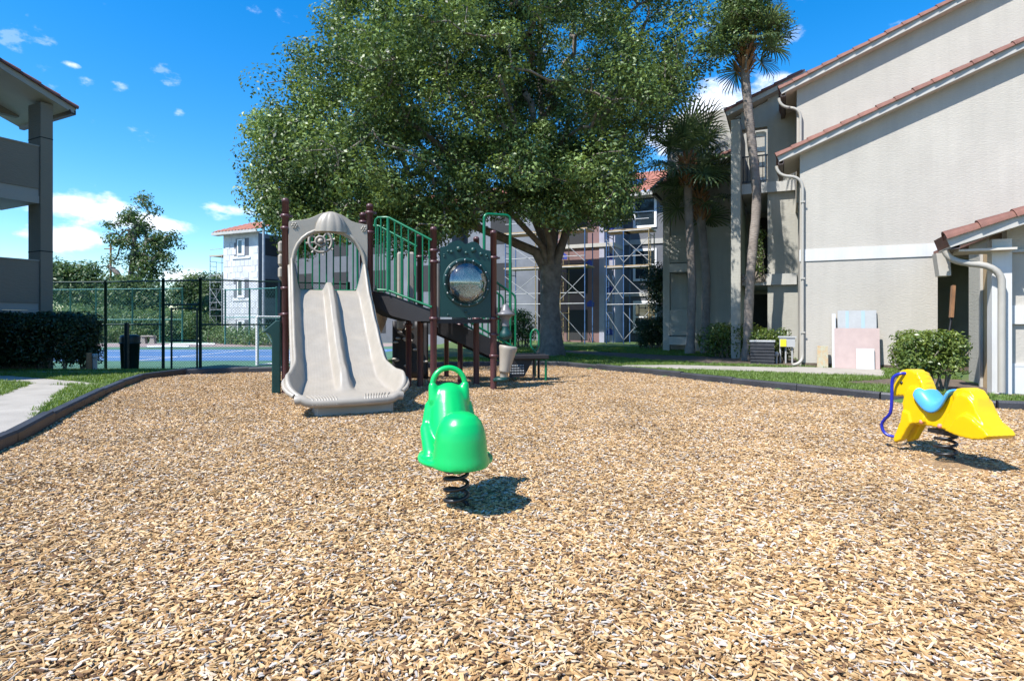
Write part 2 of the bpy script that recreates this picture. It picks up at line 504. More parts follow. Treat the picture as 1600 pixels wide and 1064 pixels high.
def np_mesh(name, verts, quads, material, parent=None, tint=None, smooth=False, tris=False):
    """fast mesh from numpy arrays (world coordinates)"""
    o3 = np.array(root_loc(parent) if parent is not None else (0, 0, 0), np.float32)
    me = bpy.data.meshes.new(name)
    verts = np.asarray(verts, np.float32) - o3; quads = np.asarray(quads, np.int32)
    k = quads.shape[1]
    me.vertices.add(len(verts)); me.vertices.foreach_set('co', verts.ravel())
    me.loops.add(quads.size); me.loops.foreach_set('vertex_index', quads.ravel())
    me.polygons.add(len(quads)); me.polygons.foreach_set('loop_start', np.arange(0, quads.size, k, dtype=np.int32))
    if tint is not None:
        at = me.attributes.new('tint', 'FLOAT', 'FACE'); at.data.foreach_set('value', np.asarray(tint, np.float32))
    if smooth: me.polygons.foreach_set('use_smooth', np.ones(len(quads), bool))
    me.materials.append(MATS[material])
    me.update(calc_edges=True)
    o = bpy.data.objects.new(name, me); COL.objects.link(o)
    if parent is not None: o.parent = parent
    return o

def leaf_cloud(centers, rng, size, spread, name, material, parent, per=None, flat=0.6, tint_c=None, tint_var=0.25, aspect=0.45, up=0.35):
    """leaves as small folded blades round clump centres; centers (n,3); per leaves each"""
    centers = np.asarray(centers, np.float32)
    n = len(centers) * per
    c = np.repeat(centers, per, 0)
    sp = np.asarray(spread, np.float32)
    off = rng.normal(size=(n, 3)).astype(np.float32)
    off /= np.maximum(1.0, np.linalg.norm(off, axis=1, keepdims=True) / 1.7)
    if sp.ndim == 0: p = c + off * sp * np.array([1, 1, flat], np.float32)
    else: p = c + off * np.repeat(sp, per)[:, None] * np.array([1, 1, flat], np.float32)
    nrm = rng.normal(size=(n, 3)).astype(np.float32) * 0.62; nrm[:, 2] += up * 1.6
    nrm += off * 0.75
    nrm /= np.linalg.norm(nrm, axis=1, keepdims=True)
    a = rng.normal(size=(n, 3)).astype(np.float32)
    a -= nrm * (a * nrm).sum(1, keepdims=True); a /= np.linalg.norm(a, axis=1, keepdims=True)
    b = np.cross(nrm, a)
    L = (size * rng.uniform(0.65, 1.3, n)).astype(np.float32)[:, None]
    W = L * aspect
    fold = nrm * W * 0.25
    v = np.stack([p - a * L * 0.5, p + b * W * 0.5 + fold, p + a * L * 0.5, p - b * W * 0.5 + fold], 1).reshape(-1, 3)
    q = np.arange(n * 4, dtype=np.int32).reshape(-1, 4)
    base = np.repeat(tint_c, per) if tint_c is not None else np.full(n, 0.5)
    t = np.clip(base + rng.normal(size=n) * tint_var, 0, 1)
    return np_mesh(name, v, q, material, parent, tint=t)

def ray(px, py, Y):
    """point of the photograph at a known distance in front of the viewer"""
    return Vector(((px - 800) / 900 * Y, Y, CAM_H + (503 - py) / 900 * Y))

def sstep(a, b, x):
    t = min(1.0, max(0.0, (x - a) / (b - a))); return t * t * (3 - 2 * t)

def clear_frame(name, M): pass
# ------------------------------------------------------------------ ground, bed, paths, court
BORDER = [(-2.4, -0.6), (-2.75, 0.9), (-3.2, 2.2), (-3.75, 3.6), (-4.2, 4.75), (-4.66, 5.65), (-5.18, 6.8), (-5.85, 8.2), (-6.42, 9.6), (-6.82, 10.7), (-6.75, 11.35), (-6.1, 11.75), (-4.9, 12.05),
          (-3.4, 12.5), (-1.8, 13.3), (-0.3, 13.8), (0.75, 14.0), (1.35, 13.5), (2.05, 12.55), (2.65, 11.7), (3.38, 10.4), (4.05, 9.2), (4.6, 8.28), (5.08, 7.5), (5.75, 6.9), (6.6, 6.55), (8.2, 6.1), (10.0, 5.5)]
BED = BORDER + [(13, 3), (13, -6), (-2.0, -6)]
def inside(poly, x, y):
    r = False; n = len(poly); j = n - 1
    for i in range(n):
        xi, yi = poly[i]; xj, yj = poly[j]
        if (yi > y) != (yj > y) and x < (xj - xi) * (y - yi) / (yj - yi) + xi: r = not r
        j = i
    return r
def ground_z(x, y):
    lo = min(1.0, max(0.0, (y - 11.6) / 3.8)) * sstep(-2.6, -4.6, x)
    return 0.045 - 0.315 * lo

xs = [-900, -400, -200, -110, -70, -50, -40, -32, -26, -22, -18] + [-15 + 0.3 * i for i in range(91)] + [13, 15, 18, 22, 28, 36, 50, 80, 140, 300, 900]
ys = [-200, -60, -20, -8, -3, -1] + [0.3 * i for i in range(70)] + [22, 23.5, 25, 27, 30, 34, 40, 48, 60, 80, 120, 200, 400, 900, 1800]
vs = []; fs = []
for y in ys:
    for x in xs:
        z = -0.05 if inside(BED, x, y) else ground_z(x, y)
        vs.append((x, y, z + (0.012 * mnoise.noise((x * 0.9, y * 0.9, 0)) if abs(x) < 14 and y < 22 else 0)))
nx = len(xs)
for j in range(len(ys) - 1):
    for i in range(nx - 1):
        fs.append((j * nx + i, j * nx + i + 1, (j + 1) * nx + i + 1, (j + 1) * nx + i))
gm = bpy.data.materials.new('lawn_ground'); gm.use_nodes = True
t = gm.node_tree; b = t.nodes['Principled BSDF']; b.inputs['Roughness'].default_value = 0.95
tcn = t.nodes.new('ShaderNodeTexCoord')
n1 = t.nodes.new('ShaderNodeTexNoise'); n1.inputs['Scale'].default_value = 0.7; n1.inputs['Detail'].default_value = 6
n2 = t.nodes.new('ShaderNodeTexNoise'); n2.inputs['Scale'].default_value = 22; n2.inputs['Detail'].default_value = 5
for n in (n1, n2): t.links.new(tcn.outputs['Object'], n.inputs['Vector'])
x1 = t.nodes.new('ShaderNodeMix'); x1.data_type = 'RGBA'; x1.inputs['A'].default_value = (0.035, 0.075, 0.018, 1); x1.inputs['B'].default_value = (0.095, 0.15, 0.035, 1)
t.links.new(n2.outputs['Fac'], x1.inputs['Factor'])
x2 = t.nodes.new('ShaderNodeMix'); x2.data_type = 'RGBA'; x2.inputs['B'].default_value = (0.13, 0.095, 0.06, 1)
rr = t.nodes.new('ShaderNodeMapRange'); rr.inputs['From Min'].default_value = 0.58; rr.inputs['From Max'].default_value = 0.72; rr.inputs['To Max'].default_value = 0.8
t.links.new(n1.outputs['Fac'], rr.inputs['Value']); t.links.new(rr.outputs[0], x2.inputs['Factor']); t.links.new(x1.outputs['Result'], x2.inputs['A'])
t.links.new(x2.outputs['Result'], b.inputs['Base Color'])
bp = t.nodes.new('ShaderNodeBump'); bp.inputs['Strength'].default_value = 0.8; t.links.new(n2.outputs['Fac'], bp.inputs['Height']); t.links.new(bp.outputs[0], b.inputs['Normal'])
MATS['lawn_ground'] = gm
mb = MB(); mb.add(vs, fs, True)
o = mb.build('lawn', 'lawn_ground', fix=False); tag(o, 'mown lawn and earth round the playground', 'ground', kind='structure')

mb = MB(); mb.prism(BED, (0, 0, -0.09), (1, 0, 0), (0, 1, 0), (0, 0, 0.08))
tag(mb.build('playground_bed', 'chip_bed'), 'bed of wood chips filling the playground', 'ground', kind='structure')

def sheet(name, poly, material, label, dz=0.004, thick=0.05, step=0.5, cat='path'):
    """flat slab that follows the ground"""
    P = []
    n = len(poly)
    for i in range(n):
        a = Vector((*poly[i], 0)); c = Vector((*poly[(i + 1) % n], 0)); k = max(1, int((c - a).length / step))
        for q in range(k): P.append(a.lerp(c, q / k))
    tri = tessellate_polygon([P])
    m = len(P)
    top = [(p.x, p.y, ground_z(p.x, p.y) + dz) for p in P]
    bot = [(p[0], p[1], p[2] - thick) for p in top]
    mb = MB(); mb.add(top + bot, [tuple(q) for q in tri] + [(i, (i + 1) % m, m + (i + 1) % m, m + i) for i in range(m)])
    return tag(mb.build(name, material), label, cat, kind='structure')

# right-hand walk along the apartment wall (frame of the wall: w along it, d behind it)
DW = Vector((0.9063, -0.4226, 0)); DD = Vector((0.4226, 0.9063, 0)); O_A = Vector((6.45, 12.9, 0))
def wa(w, d, z=0.0): return O_A + DW * w + DD * d + Vector((0, 0, z))
def q2(w, d): p = wa(w, d); return (p.x, p.y)
sheet('walkway', [q2(-3.9, -2.0), q2(-1, -2.1), q2(1.3, -2.05), q2(1.6, -0.16), q2(-0.05, -0.16), q2(-0.3, -0.5), q2(-2.6, -0.75), q2(-3.6, -1.3)], 'concrete', 'pale concrete walk at the foot of the stucco wall', 0.012)
sheet('planting_bed', [q2(0.55, -3.4), q2(1.62, -2.1), q2(2.42, -2.1), q2(2.42, -4.25), q2(5, -4.25), q2(5, -4.95), q2(3.2, -5.0), q2(1.7, -4.5)], 'soil', 'bare soil bed under the clipped shrub', 0.009, cat='ground')
sheet('planting_soil', [q2(-3.4, 0.6), q2(-0.7, -0.1), q2(-0.02, -0.1), q2(-0.02, 2.9), q2(-3.6, 3.2), q2(-6.2, 4.4), q2(-7.6, 4.9), q2(-7.4, 3.4)], 'soil', 'bare soil bed at the foot of the balconies', 0.009, cat='ground')
# left-hand walks
sheet('sidewalk', [(-4.3, 4.85), (-4.66, 5.5), (-5.78, 7.2), (-6.88, 9.0), (-7.8, 9.35), (-6.85, 7.6), (-6.15, 6.4), (-5.6, 5.2), (-5.3, 4.3), (-4.5, 2.4), (-3.9, 0.6), (-3.1, 0.6), (-3.55, 2.4), (-3.9, 3.6)], 'concrete', 'weathered concrete walk running beside the curb', 0.010)
sheet('footpath', [(-6.45, 9.15), (-7.5, 9.75), (-9.2, 10.6), (-14, 10.95), (-14, 10.3), (-9.4, 9.95), (-7.62, 9.25), (-6.62, 9.04)], 'concrete', 'shaded concrete walk branching off to the left', 0.013)
sheet('hedge_walk', [(-14, 11.2), (-8.0, 11.2), (-7.3, 11.3), (-7.3, 11.75), (-8.2, 11.6), (-14, 11.6)], 'concrete', 'narrow concrete walk along the foot of the hedge', 0.011)

# sports court
CZ = -0.255
def court(name, poly, m, dz, label):
    mb = MB(); mb.prism(poly, (0, 0, CZ + dz - 0.03), (1, 0, 0), (0, 1, 0), (0, 0, 0.03))
    return tag(mb.build(name, m), label, 'court', kind='structure')
court('court_apron', [(-40, 15.9), (-3.2, 15.9), (-4.5, 37.5), (-40, 37.5)], 'court_green', 0.0, 'green painted apron of the sports court')
court('court_surface', [(-40, 18.6), (-6.1, 19.4), (-5.2, 27.6), (-40, 26.0)], 'court_blue', 0.004, 'blue painted playing surface of the sports court')
court('court_far_apron', [(-40, 29.0), (-6.6, 30.5), (-5.2, 35.5), (-40, 35.0)], 'court_red', 0.004, 'dull red far end of the sports court')
mb = MB()
for (a, c) in (((-26, 20.9), (-6.4, 21.7)), ((-26, 25.3), (-5.7, 26.3)), ((-12.6, 18.8), (-12.0, 27.0))):
    mb.beam((*a, CZ + 0.011), (*c, CZ + 0.011), 0.09, 0.003)
mb.build('court_lines', 'line_white'); tag(bpy.data.objects['court_lines'], 'white lines painted on the blue court', 'marking', kind='structure')

# ------------------------------------------------------------------ plastic border timbers round the chips
bd = empty('playground_border', (0, 13.9, 0), 'black plastic border timbers ringing the wood chips', 'border')
dense = []
for i in range(len(BORDER) - 1):
    a, c = Vector(BORDER[i]), Vector(BORDER[i + 1])
    k = max(1, int((c - a).length / 0.05))
    dense += [a.lerp(c, q / k) for q in range(k)]
# round the corners, then cut into timbers
for _ in range(60):
    dense = [dense[0]] + [(dense[i - 1] + dense[i] * 2 + dense[i + 1]) / 4 for i in range(1, len(dense) - 1)] + [dense[-1]]
seg = [dense[0]]; run = 0.0; last = dense[0]; rndb = random.Random(5)
for p in dense[1:]:
    run += (p - last).length; last = p
    if run >= 1.16: seg.append(p); run = 0.0
seg.append(dense[-1])
for i in range(len(seg) - 1):
    a, c = seg[i], seg[i + 1]
    d = (c - a).normalized(); a2 = a + d * 0.004; c2 = c - d * 0.004
    s = Vector((d.y, -d.x)) * 0.055
    za = ground_z(a.x, a.y) if a.y < 12.3 else 0.045
    h = 0.115 + rndb.uniform(-0.008, 0.008); tw = rndb.uniform(-0.006, 0.006)
    prof = [(-1.0, -0.09), (-1.0, h - 0.022 - 0.0), (-0.72, h), (0.72, h), (1.0, h - 0.022), (1.0, -0.09)]
    mb = MB(); n = len(prof)
    A = [(a2.x + s.x * u, a2.y + s.y * u, z + tw) for u, z in prof]; C = [(c2.x + s.x * u, c2.y + s.y * u, z - tw) for u, z in prof]
    mb.add(A + C, [(k, (k + 1) % n, n + (k + 1) % n, n + k) for k in range(n)] + [tuple(range(n)), tuple(range(n, 2 * n))])
    mb.build('border_timber', 'border_black', bd)
# ------------------------------------------------------------------ buildings
Z = Vector((0, 0, 1))
def wbox(mb, w0, w1, d0, d1, z0, z1):
    return mb.obox(wa(w0, d0, z0), DW * (w1 - w0), DD * (d1 - d0), Z * (z1 - z0))
def rake_roof(bld, w0, z0, w1, slope, d0, d1, tile, tlen=0.345, n_tiles=None, fascia='fascia_white', trad=0.095, back=True, frame=None):
    """sloping tiled roof seen from below at its rake edge: soffit slab, white fascia, barrel tiles one by one"""
    F, AX, AD = frame or (wa, DW, DD)
    run = AX + Z * slope; un = run.normalized(); nrm = (Z - AX * slope).normalized()
    L = (w1 - w0) * run.length
    o = F(w0, d0, z0)
    mb = MB(); mb.obox(o + AD * 0.03 + nrm * 0.02, un * L, AD * (d1 - d0 - 0.03), nrm * 0.17)
    roof = mb.build('roof', tile, bld)
    mb = MB(); mb.obox(o + AD * 0.035, un * L, AD * (d1 - d0 - 0.04), nrm * 0.018); mb.build('soffit', 'soffit', bld)
    mb = MB(); mb.obox(o, un * L, AD * 0.028, nrm * 0.135); mb.build('fascia', fascia, bld)
    # one barrel tile, shared by all: tapered half tube, butt end downhill
    k = 9; prof = []
    me = None
    n = n_tiles or int(L / tlen)
    for i in range(n):
        base = o + un * (i * tlen) + nrm * 0.125 + AD * (trad * 0.55)
        if me is None:
            mb = MB(); n2 = k
            A = []; B = []; A2 = []; B2 = []
            for q in range(k):
                a = math.pi * (q / (k - 1)) - 0.0
                dirv = -AD * math.cos(a) * 1.0 + nrm * math.sin(a)
                A.append(dirv * trad * 1.22 - un * 0.012); B.append(dirv * trad * 0.95 + un * (tlen + 0.02))
                A2.append(dirv * trad * 0.9 - un * 0.01); B2.append(dirv * trad * 0.7 + un * (tlen + 0.02))
            # drip the outer edge down over the fascia
            mb.add(A + B, [(q, q + 1, k + q + 1, k + q) for q in range(k - 1)], True)
            mb.add(A + A2, [(q, q + 1, k + q + 1, k + q) for q in range(k - 1)])
            mb.add(A2 + B2, [(q, q + 1, k + q + 1, k + q) for q in range(k - 1)], True)
            t0 = mb.build('roof_tile', tile, None)
            me = t0.data; t0.parent = roof; ob = t0
        else:
            ob = bpy.data.objects.new('roof_tile', me); COL.objects.link(ob); ob.parent = roof
        ob.location = base - root_loc(roof) + nrm * random.Random(i * 7 + int(w0 * 10)).uniform(-0.004, 0.004)
    return roof

def gutter(bld, pts_dir, o, L, material='gutter_bronze', s=0.11):
    """open box gutter from o along pts_dir"""
    d = Vector(pts_dir).normalized(); out = d.cross(Z)
    prof = [(0, 0), (0, 0.10), (0.012, 0.10), (0.012, 0.012), (s - 0.02, 0.012), (s, 0.10), (s + 0.012, 0.10), (s - 0.012, 0.0)]
    mb = MB(); n = len(prof)
    A = [Vector(o) + out * a + Z * c for a, c in prof]; B = [p + d * L for p in A]
    mb.add(A + B, [(i, (i + 1) % n, n + (i + 1) % n, n + i) for i in range(n)] + [tuple(range(n)), tuple(range(n, 2 * n))])
    return mb.build('gutter', material, bld)

def spout(bld, pts, w=0.072, material='gutter_beige'):
    mb = MB(); mb.tube(pts, w / 2, n=8); return mb.build('downspout', material, bld)

def arc(p0, p1, p2, n=6):
    """smooth bend from p0 towards p2 with p1 as the control point"""
    p0, p1, p2 = Vector(p0), Vector(p1), Vector(p2)
    return [p0 * (1 - t) ** 2 + p1 * 2 * t * (1 - t) + p2 * t * t for t in [i / n for i in range(n + 1)]]

# ---- stuccoed apartment block on the right
ap = empty('apartment_building', wa(0, 0, 0.03), 'pale stucco apartment block with stepped tiled roofs and balconies', 'building')
SL = 0.393
# wall A: gable-end wall nearest the walk
def gable_wall(d0, d1, w0, w1, z0, za, slope, name='wall', m='stucco'):
    mb = MB(); zt = za + slope * (w1 - w0)
    mb.prism([(w0, z0), (w1, z0), (w1, zt), (w0, za)], wa(0, d0), DW, Z, DD * (d1 - d0)); return mb.build(name, m, ap)
gable_wall(0, 1.7, 0, 2.53, -0.1, 4.86, SL)
gable_wall(0, 1.7, 2.53, 9.5, 2.35, 4.86 + SL * 2.53, SL)
gable_wall(1.5, 9.0, -0.03, 9.5, 4.0, 6.90, SL)
mb = MB(); wbox(mb, -0.012, 2.9, -0.022, 0.0, 2.40, 2.66); mb.build('trim_band', 'trim_white', ap)
mb = MB(); wbox(mb, 0.04, 6.0, -0.016, 0.0, -0.05, 0.14); mb.build('foundation', 'soil', ap)
rake_roof(ap, -0.42, 4.62, 6.4, SL, -0.25, 1.49, 'tile_clay')
rake_roof(ap, -0.37, 6.66, 6.8, SL, 1.25, 3.6, 'tile_clay')
gutter(ap, DD, wa(-0.44, -0.24, 4.56), 1.7)
gutter(ap, DD, wa(-0.39, 1.26, 6.60), 2.2)
# downspouts swing from the gutter to the wall corner and run to the ground
spout(ap, arc(wa(-0.48, -0.12, 4.56), wa(-0.46, -0.12, 4.33), wa(-0.2, -0.1, 4.30)) + arc(wa(-0.2, -0.1, 4.30), wa(0.02, -0.07, 4.27), wa(0.05, -0.06, 4.05)) +
      [wa(0.05, -0.055, 3.2), wa(0.05, -0.055, 0.35)] + arc(wa(0.05, -0.055, 0.3), wa(0.05, -0.08, 0.12), wa(-0.16, -0.16, 0.09)))
spout(ap, arc(wa(-0.43, 1.36, 6.60), wa(-0.42, 1.36, 6.38), wa(-0.18, 1.4, 6.34)) + arc(wa(-0.18, 1.4, 6.34), wa(0.03, 1.43, 6.3), wa(0.05, 1.43, 6.1)) + [wa(0.05, 1.43, 4.9)])
for z in (3.7, 2.0, 0.8):
    mb = MB(); wbox(mb, 0.0, 0.10, -0.105, -0.095, z, z + 0.035); mb.build('downspout_strap', 'gutter_beige', ap)

# wing B: recessed balconies stacked three high, solid lit pier to their right
mb = MB()
wbox(mb, -0.72, 0.2, 3.0, 3.25, -0.1, 7.3); wbox(mb, -1.4, -0.72, 3.0, 3.25, 6.45, 6.95)
mb.prism([(-1.6, 6.8), (0.4, 6.8), (0.4, 6.97 + SL * 1.55), (-1.6, 6.80)], wa(0, 3.003), DW, Z, DD * 0.24)
mb.build('wall', 'stucco_grey', ap)
mb = MB(); wbox(mb, -1.62, -1.38, 2.35, 4.8, -0.1, 6.55); mb.build('pillar', 'stucco_grey', ap)
mb = MB(); wbox(mb, -4.0, 0.4, 6.2, 6.4, -0.1, 8.2); mb.build('inner_wall', 'stucco_grey', ap)
for (za, zb) in ((4.60, 4.88), (2.06, 2.36)):
    mb = MB(); wbox(mb, -1.375, -0.0, 2.86, 3.35, za, zb); mb.build('balcony_ledge', 'fascia_white', ap)
    mb = MB(); wbox(mb, -1.375, 0.1, 3.36, 6.19, za, za + 0.18); mb.build('balcony_floor', 'ceiling', ap)
rake_roof(ap, -1.75, 6.80, 0.25, SL, 2.70, 5.0, 'tile_dark')
# balcony guard and the white shelving unit stored on the top balcony
g = MB()
g.beam(wa(-1.375, 2.98, 5.66), wa(-0.72, 2.98, 5.66), 0.035, 0.035); g.beam(wa(-1.375, 2.98, 4.96), wa(-0.72, 2.98, 4.96), 0.03, 0.03)
for i in range(7): g.beam(wa(-1.34 + i * 0.10, 2.98, 4.96), wa(-1.34 + i * 0.10, 2.98, 5.66), 0.014, 0.014)
g.build('balcony_guard', 'railing_black', ap)
sh = empty('shelf_unit', wa(-0.9, 3.3, 4.89), 'white open shelf unit standing on the top balcony', 'shelf')
for w in (-1.07, -0.80):
    mb = MB(); mb.obox(wa(w, 3.3, 4.89), DW * 0.04, DD * 0.1, Z * 1.5); mb.build('side_panel', 'white_pvc', sh)
for i in range(4):
    mb = MB(); mb.obox(wa(-1.03, 3.3, 5.0 + i * 0.43), DW * 0.23, DD * 0.1, Z * 0.13); mb.build('shelf', 'white_pvc', sh)
# far rear wall and door openings of the lower balconies
for (z0, z1) in ((0.02, 1.95), (2.4, 4.45)):
    mb = MB(); wbox(mb, -1.25, -0.2, 6.15, 6.19, z0, z1); dr = mb.build('balcony_door', 'dark_interior', ap)

# wing C: farther step of the block, with its own corner balconies
gable_wall(5.5, 9.5, -3.15, -1.5, -0.1, 5.52 + SL * 0.55, SL, m='stucco_grey')
mb = MB(); wbox(mb, -4.02, -3.80, 5.5, 5.75, -0.1, 5.6); mb.build('pillar', 'stucco_grey', ap)
mb = MB(); wbox(mb, -4.02, -3.0, 7.5, 7.7, -0.1, 5.9); mb.build('inner_wall', 'stucco_grey', ap)
for (za, zb, zr) in ((2.72, 3.0, 3.95), (0.28, 0.55, 1.45)):
    mb = MB(); wbox(mb, -3.80, -3.15, 5.53, 5.72, zb + 0.05, zr); mb.build('balcony_parapet', 'stucco_grey', ap)
    mb = MB(); wbox(mb, -3.80, -3.15, 5.44, 7.5, za, zb); mb.build('balcony_ledge', 'fascia_white', ap)
    mb = MB(); wbox(mb, -3.75, -3.2, 7.46, 7.5, zb + 0.9, zb + 2.2); wn_ = mb.build('window', 'glass', ap)
rake_roof(ap, -4.3, 5.36, -1.45, SL, 5.15, 9.4, 'tile_clay')
gutter(ap, DD, wa(-4.32, 5.2, 5.30), 3.8)

# ---- small one-storey store on the far right
st = empty('store_building', wa(2.5, -4.3, 0.03), 'low stucco store with tiled lean-to roof at the right edge', 'building')
mb = MB(); mb.prism([(2.5, -0.1), (7.5, -0.1), (7.5, 2.35 + 0.32 * 5), (2.5, 2.35)], wa(0, -4.1), DW, Z, DD * 0.2); mb.build('wall', 'stucco', st)
mb = MB(); wbox(mb, 2.28, 2.5, -4.30, -4.09, -0.05, 2.2); wbox(mb, 2.5, 7.5, -4.145, -4.11, -0.05, 0.43); mb.build('corner_board', 'trim_white', st)
mb = MB(); wbox(mb, 2.505, 7.5, -4.15, -4.10, 1.02, 1.28); mb.build('trim_band', 'trim_white', st)
mb = MB(); wbox(mb, 2.505, 7.5, -4.165, -4.10, 2.02, 2.06); mb.build('ledge', 'fascia_white', st)
mb = MB(); wbox(mb, 2.505, 7.5, -4.15, -4.10, 0.43, 0.47); mb.build('plinth', 'trim_white', st)
mb = MB(); wbox(mb, 2.52, 2.66, -3.28, -2.2, -0.1, 2.6); mb.build('wall', 'stucco_grey', st)
mb = MB(); wbox(mb, 3.5, 3.7, -3.9, 1.7, -0.1, 2.6); wbox(mb, 2.45, 3.5, 1.5, 1.69, -0.1, 2.34); mb.build('passage_wall', 'stucco_grey', st)
mb = MB(); wbox(mb, 2.42, 2.55, -4.08, -3.3, 0.05, 2.1); dr = mb.build('door', 'door_wood', st)
mb = MB(); wbox(mb, 2.38, 2.415, -4.07, -4.0, 0.05, 2.14); wbox(mb, 2.38, 2.415, -3.38, -3.31, 0.05, 2.14); mb.build('door_frame', 'fascia_white', st)
mb = MB(); mb.ball(wa(2.39, -3.95, 1.02), 0.03); mb.build('door_handle', 'steel', dr)
rake_roof(st, 1.74, 2.08, 7.5, 0.335, -4.62, -3.95, 'tile_clay', tlen=0.40, trad=0.10)
mb = MB(); mb.obox(wa(2.45, -3.94, 2.33), (DW + Z * 0.335) * 5.0, DD * 3.9, Z * 0.16); mb.build('roof_deck', 'tile_clay', st)
gutter(st, DD, wa(1.74, -4.60, 2.06), 0.66, 'gutter_bronze', 0.12)
mb = MB(); mb.prism([(1.66, 2.05), (1.82, 2.05), (1.84, 1.72), (1.70, 1.72)], wa(0, -4.2), DW, Z, DD * 0.25); mb.build('eave_box', 'gutter_beige', st)
mb = MB(); wbox(mb, 1.86, 2.5, -4.5, -3.96, 2.03, 2.06); mb.build('eave_board', 'soffit', st)
spout(st, arc(wa(1.72, -4.42, 2.06), wa(1.76, -4.42, 1.90), wa(1.98, -4.42, 1.87)) + arc(wa(2.0, -4.42, 1.86), wa(2.32, -4.42, 1.84), wa(2.36, -4.40, 1.62)) + [wa(2.36, -4.40, 1.0), wa(2.36, -4.40, 0.08)], 0.09, 'gutter_beige')

# ---- left-hand apartment block with open balconies, seen at its corner
LA = Vector((0.4540, 0.8910, 0)); LB = Vector((-0.8910, 0.4540, 0)); LO = Vector((-10.6, 13.3, 0))
def la(a, b_, z=0.0): return LO + LA * a + LB * b_ + Z * z
lb = empty('balcony_building', la(-1, 1, -0.2), 'shaded taupe apartment block with open balconies at the left edge', 'building')
def lbox(mb, a0, a1, b0, b1, z0, z1): return mb.obox(la(a0, b0, z0), LA * (a1 - a0), LB * (b1 - b0), Z * (z1 - z0))
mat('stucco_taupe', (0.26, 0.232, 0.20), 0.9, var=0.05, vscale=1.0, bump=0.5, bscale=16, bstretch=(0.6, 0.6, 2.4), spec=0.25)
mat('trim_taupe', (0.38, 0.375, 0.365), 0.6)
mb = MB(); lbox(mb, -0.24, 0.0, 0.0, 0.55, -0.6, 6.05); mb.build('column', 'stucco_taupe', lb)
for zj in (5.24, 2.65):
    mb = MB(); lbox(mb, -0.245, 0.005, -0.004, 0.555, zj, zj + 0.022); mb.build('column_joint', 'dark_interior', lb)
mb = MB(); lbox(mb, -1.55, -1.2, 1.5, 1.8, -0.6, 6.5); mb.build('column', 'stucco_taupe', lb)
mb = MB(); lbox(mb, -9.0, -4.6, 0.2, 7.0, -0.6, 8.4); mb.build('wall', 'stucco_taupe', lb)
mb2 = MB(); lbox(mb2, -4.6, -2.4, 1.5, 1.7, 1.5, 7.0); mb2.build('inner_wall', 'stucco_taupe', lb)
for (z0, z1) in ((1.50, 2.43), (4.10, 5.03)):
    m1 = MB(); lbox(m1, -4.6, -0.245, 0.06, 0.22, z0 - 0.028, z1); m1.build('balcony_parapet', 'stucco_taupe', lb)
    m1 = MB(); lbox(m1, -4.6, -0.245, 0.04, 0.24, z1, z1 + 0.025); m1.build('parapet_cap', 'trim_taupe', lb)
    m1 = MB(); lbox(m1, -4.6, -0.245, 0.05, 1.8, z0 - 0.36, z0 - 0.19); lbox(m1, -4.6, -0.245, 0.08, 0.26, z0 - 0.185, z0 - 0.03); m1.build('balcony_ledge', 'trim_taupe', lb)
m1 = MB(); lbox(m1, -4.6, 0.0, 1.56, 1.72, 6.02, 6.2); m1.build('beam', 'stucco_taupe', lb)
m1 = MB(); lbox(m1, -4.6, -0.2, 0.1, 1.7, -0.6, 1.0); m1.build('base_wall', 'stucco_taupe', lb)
m1 = MB(); lbox(m1, -4.6, -2.5, -2.4, 0.0, -0.6, 8.0); m1.build('shade_block', 'stucco_taupe', lb)  # unseen block added out of view to cast shade on the lawn
m1 = MB(); lbox(m1, -4.9, -2.3, -2.65, 0.0, 8.0, 8.2); m1.build('shade_block_roof', 'tile_dark', lb)  # cap of the added shade-casting block
# roof slopes down towards the far end; tiles along the rake
def lframe(w, d, z=0.0): return la(-w, d, z)
rake_roof(lb, -0.34, 5.93, 6.0, 0.378, -0.2, 2.2, 'tile_dark', tlen=0.40, trad=0.10, fascia='trim_taupe', frame=(lframe, -LA, LB))
gutter(lb, -LB, la(0.35, 2.15, 5.89), 2.4, 'gutter_bronze')
# ------------------------------------------------------------------ block under construction beyond the tree
cb = empty('unfinished_building', wa(-9, 15, 0.0), 'three-storey block under renovation, bare sheathing and clay tile roof', 'building')
def cwall(w0, w1, d0, d1, z0, z1, m, name='wall', par=None):
    mb = MB(); wbox(mb, w0, w1, d0, d1, z0, z1); return mb.build(name, m, par or cb)
cwall(-31.7, -5.3, 15, 17, -0.4, 7.55, 'housewrap')
cwall(-35.0, -31.7, 13.0, 18.0, -0.4, 6.95, 'block_white')                # end tower
cwall(-31.68, -31.66, 13.02, 14.98, -0.4, 6.9, 'block_grey', 'side_wall_shade')  # grey sheet over the white tower's side, its shade put into the colour
cwall(-21.0, -17.2, 13.6, 14.98, -0.4, 7.3, 'block_grey', 'bay')
cwall(-16.5, -12.2, 14.2, 14.98, -0.4, 7.3, 'block_grey', 'bay')
cwall(-11.3, -8.45, 13.0, 14.97, -0.4, 6.6, 'sheathing_pink', 'bay')
cwall(-8.45, -8.2, 12.97, 14.97, -0.4, 6.6, 'sheathing_violet', 'corner_strip')
cwall(-8.2, -7.75, 13.3, 14.97, -0.4, 6.6, 'sheathing_violet', 'bay')
cwall(-11.35, -7.7, 12.9, 14.9, 4.72, 4.9, 'fascia_white', 'floor_band')
cwall(-7.7, -5.3, 14.94, 14.99, 5.0, 5.25, 'fascia_white', 'floor_band')
cwall(-7.7, -5.3, 14.94, 14.99, 2.35, 2.55, 'fascia_white', 'floor_band')
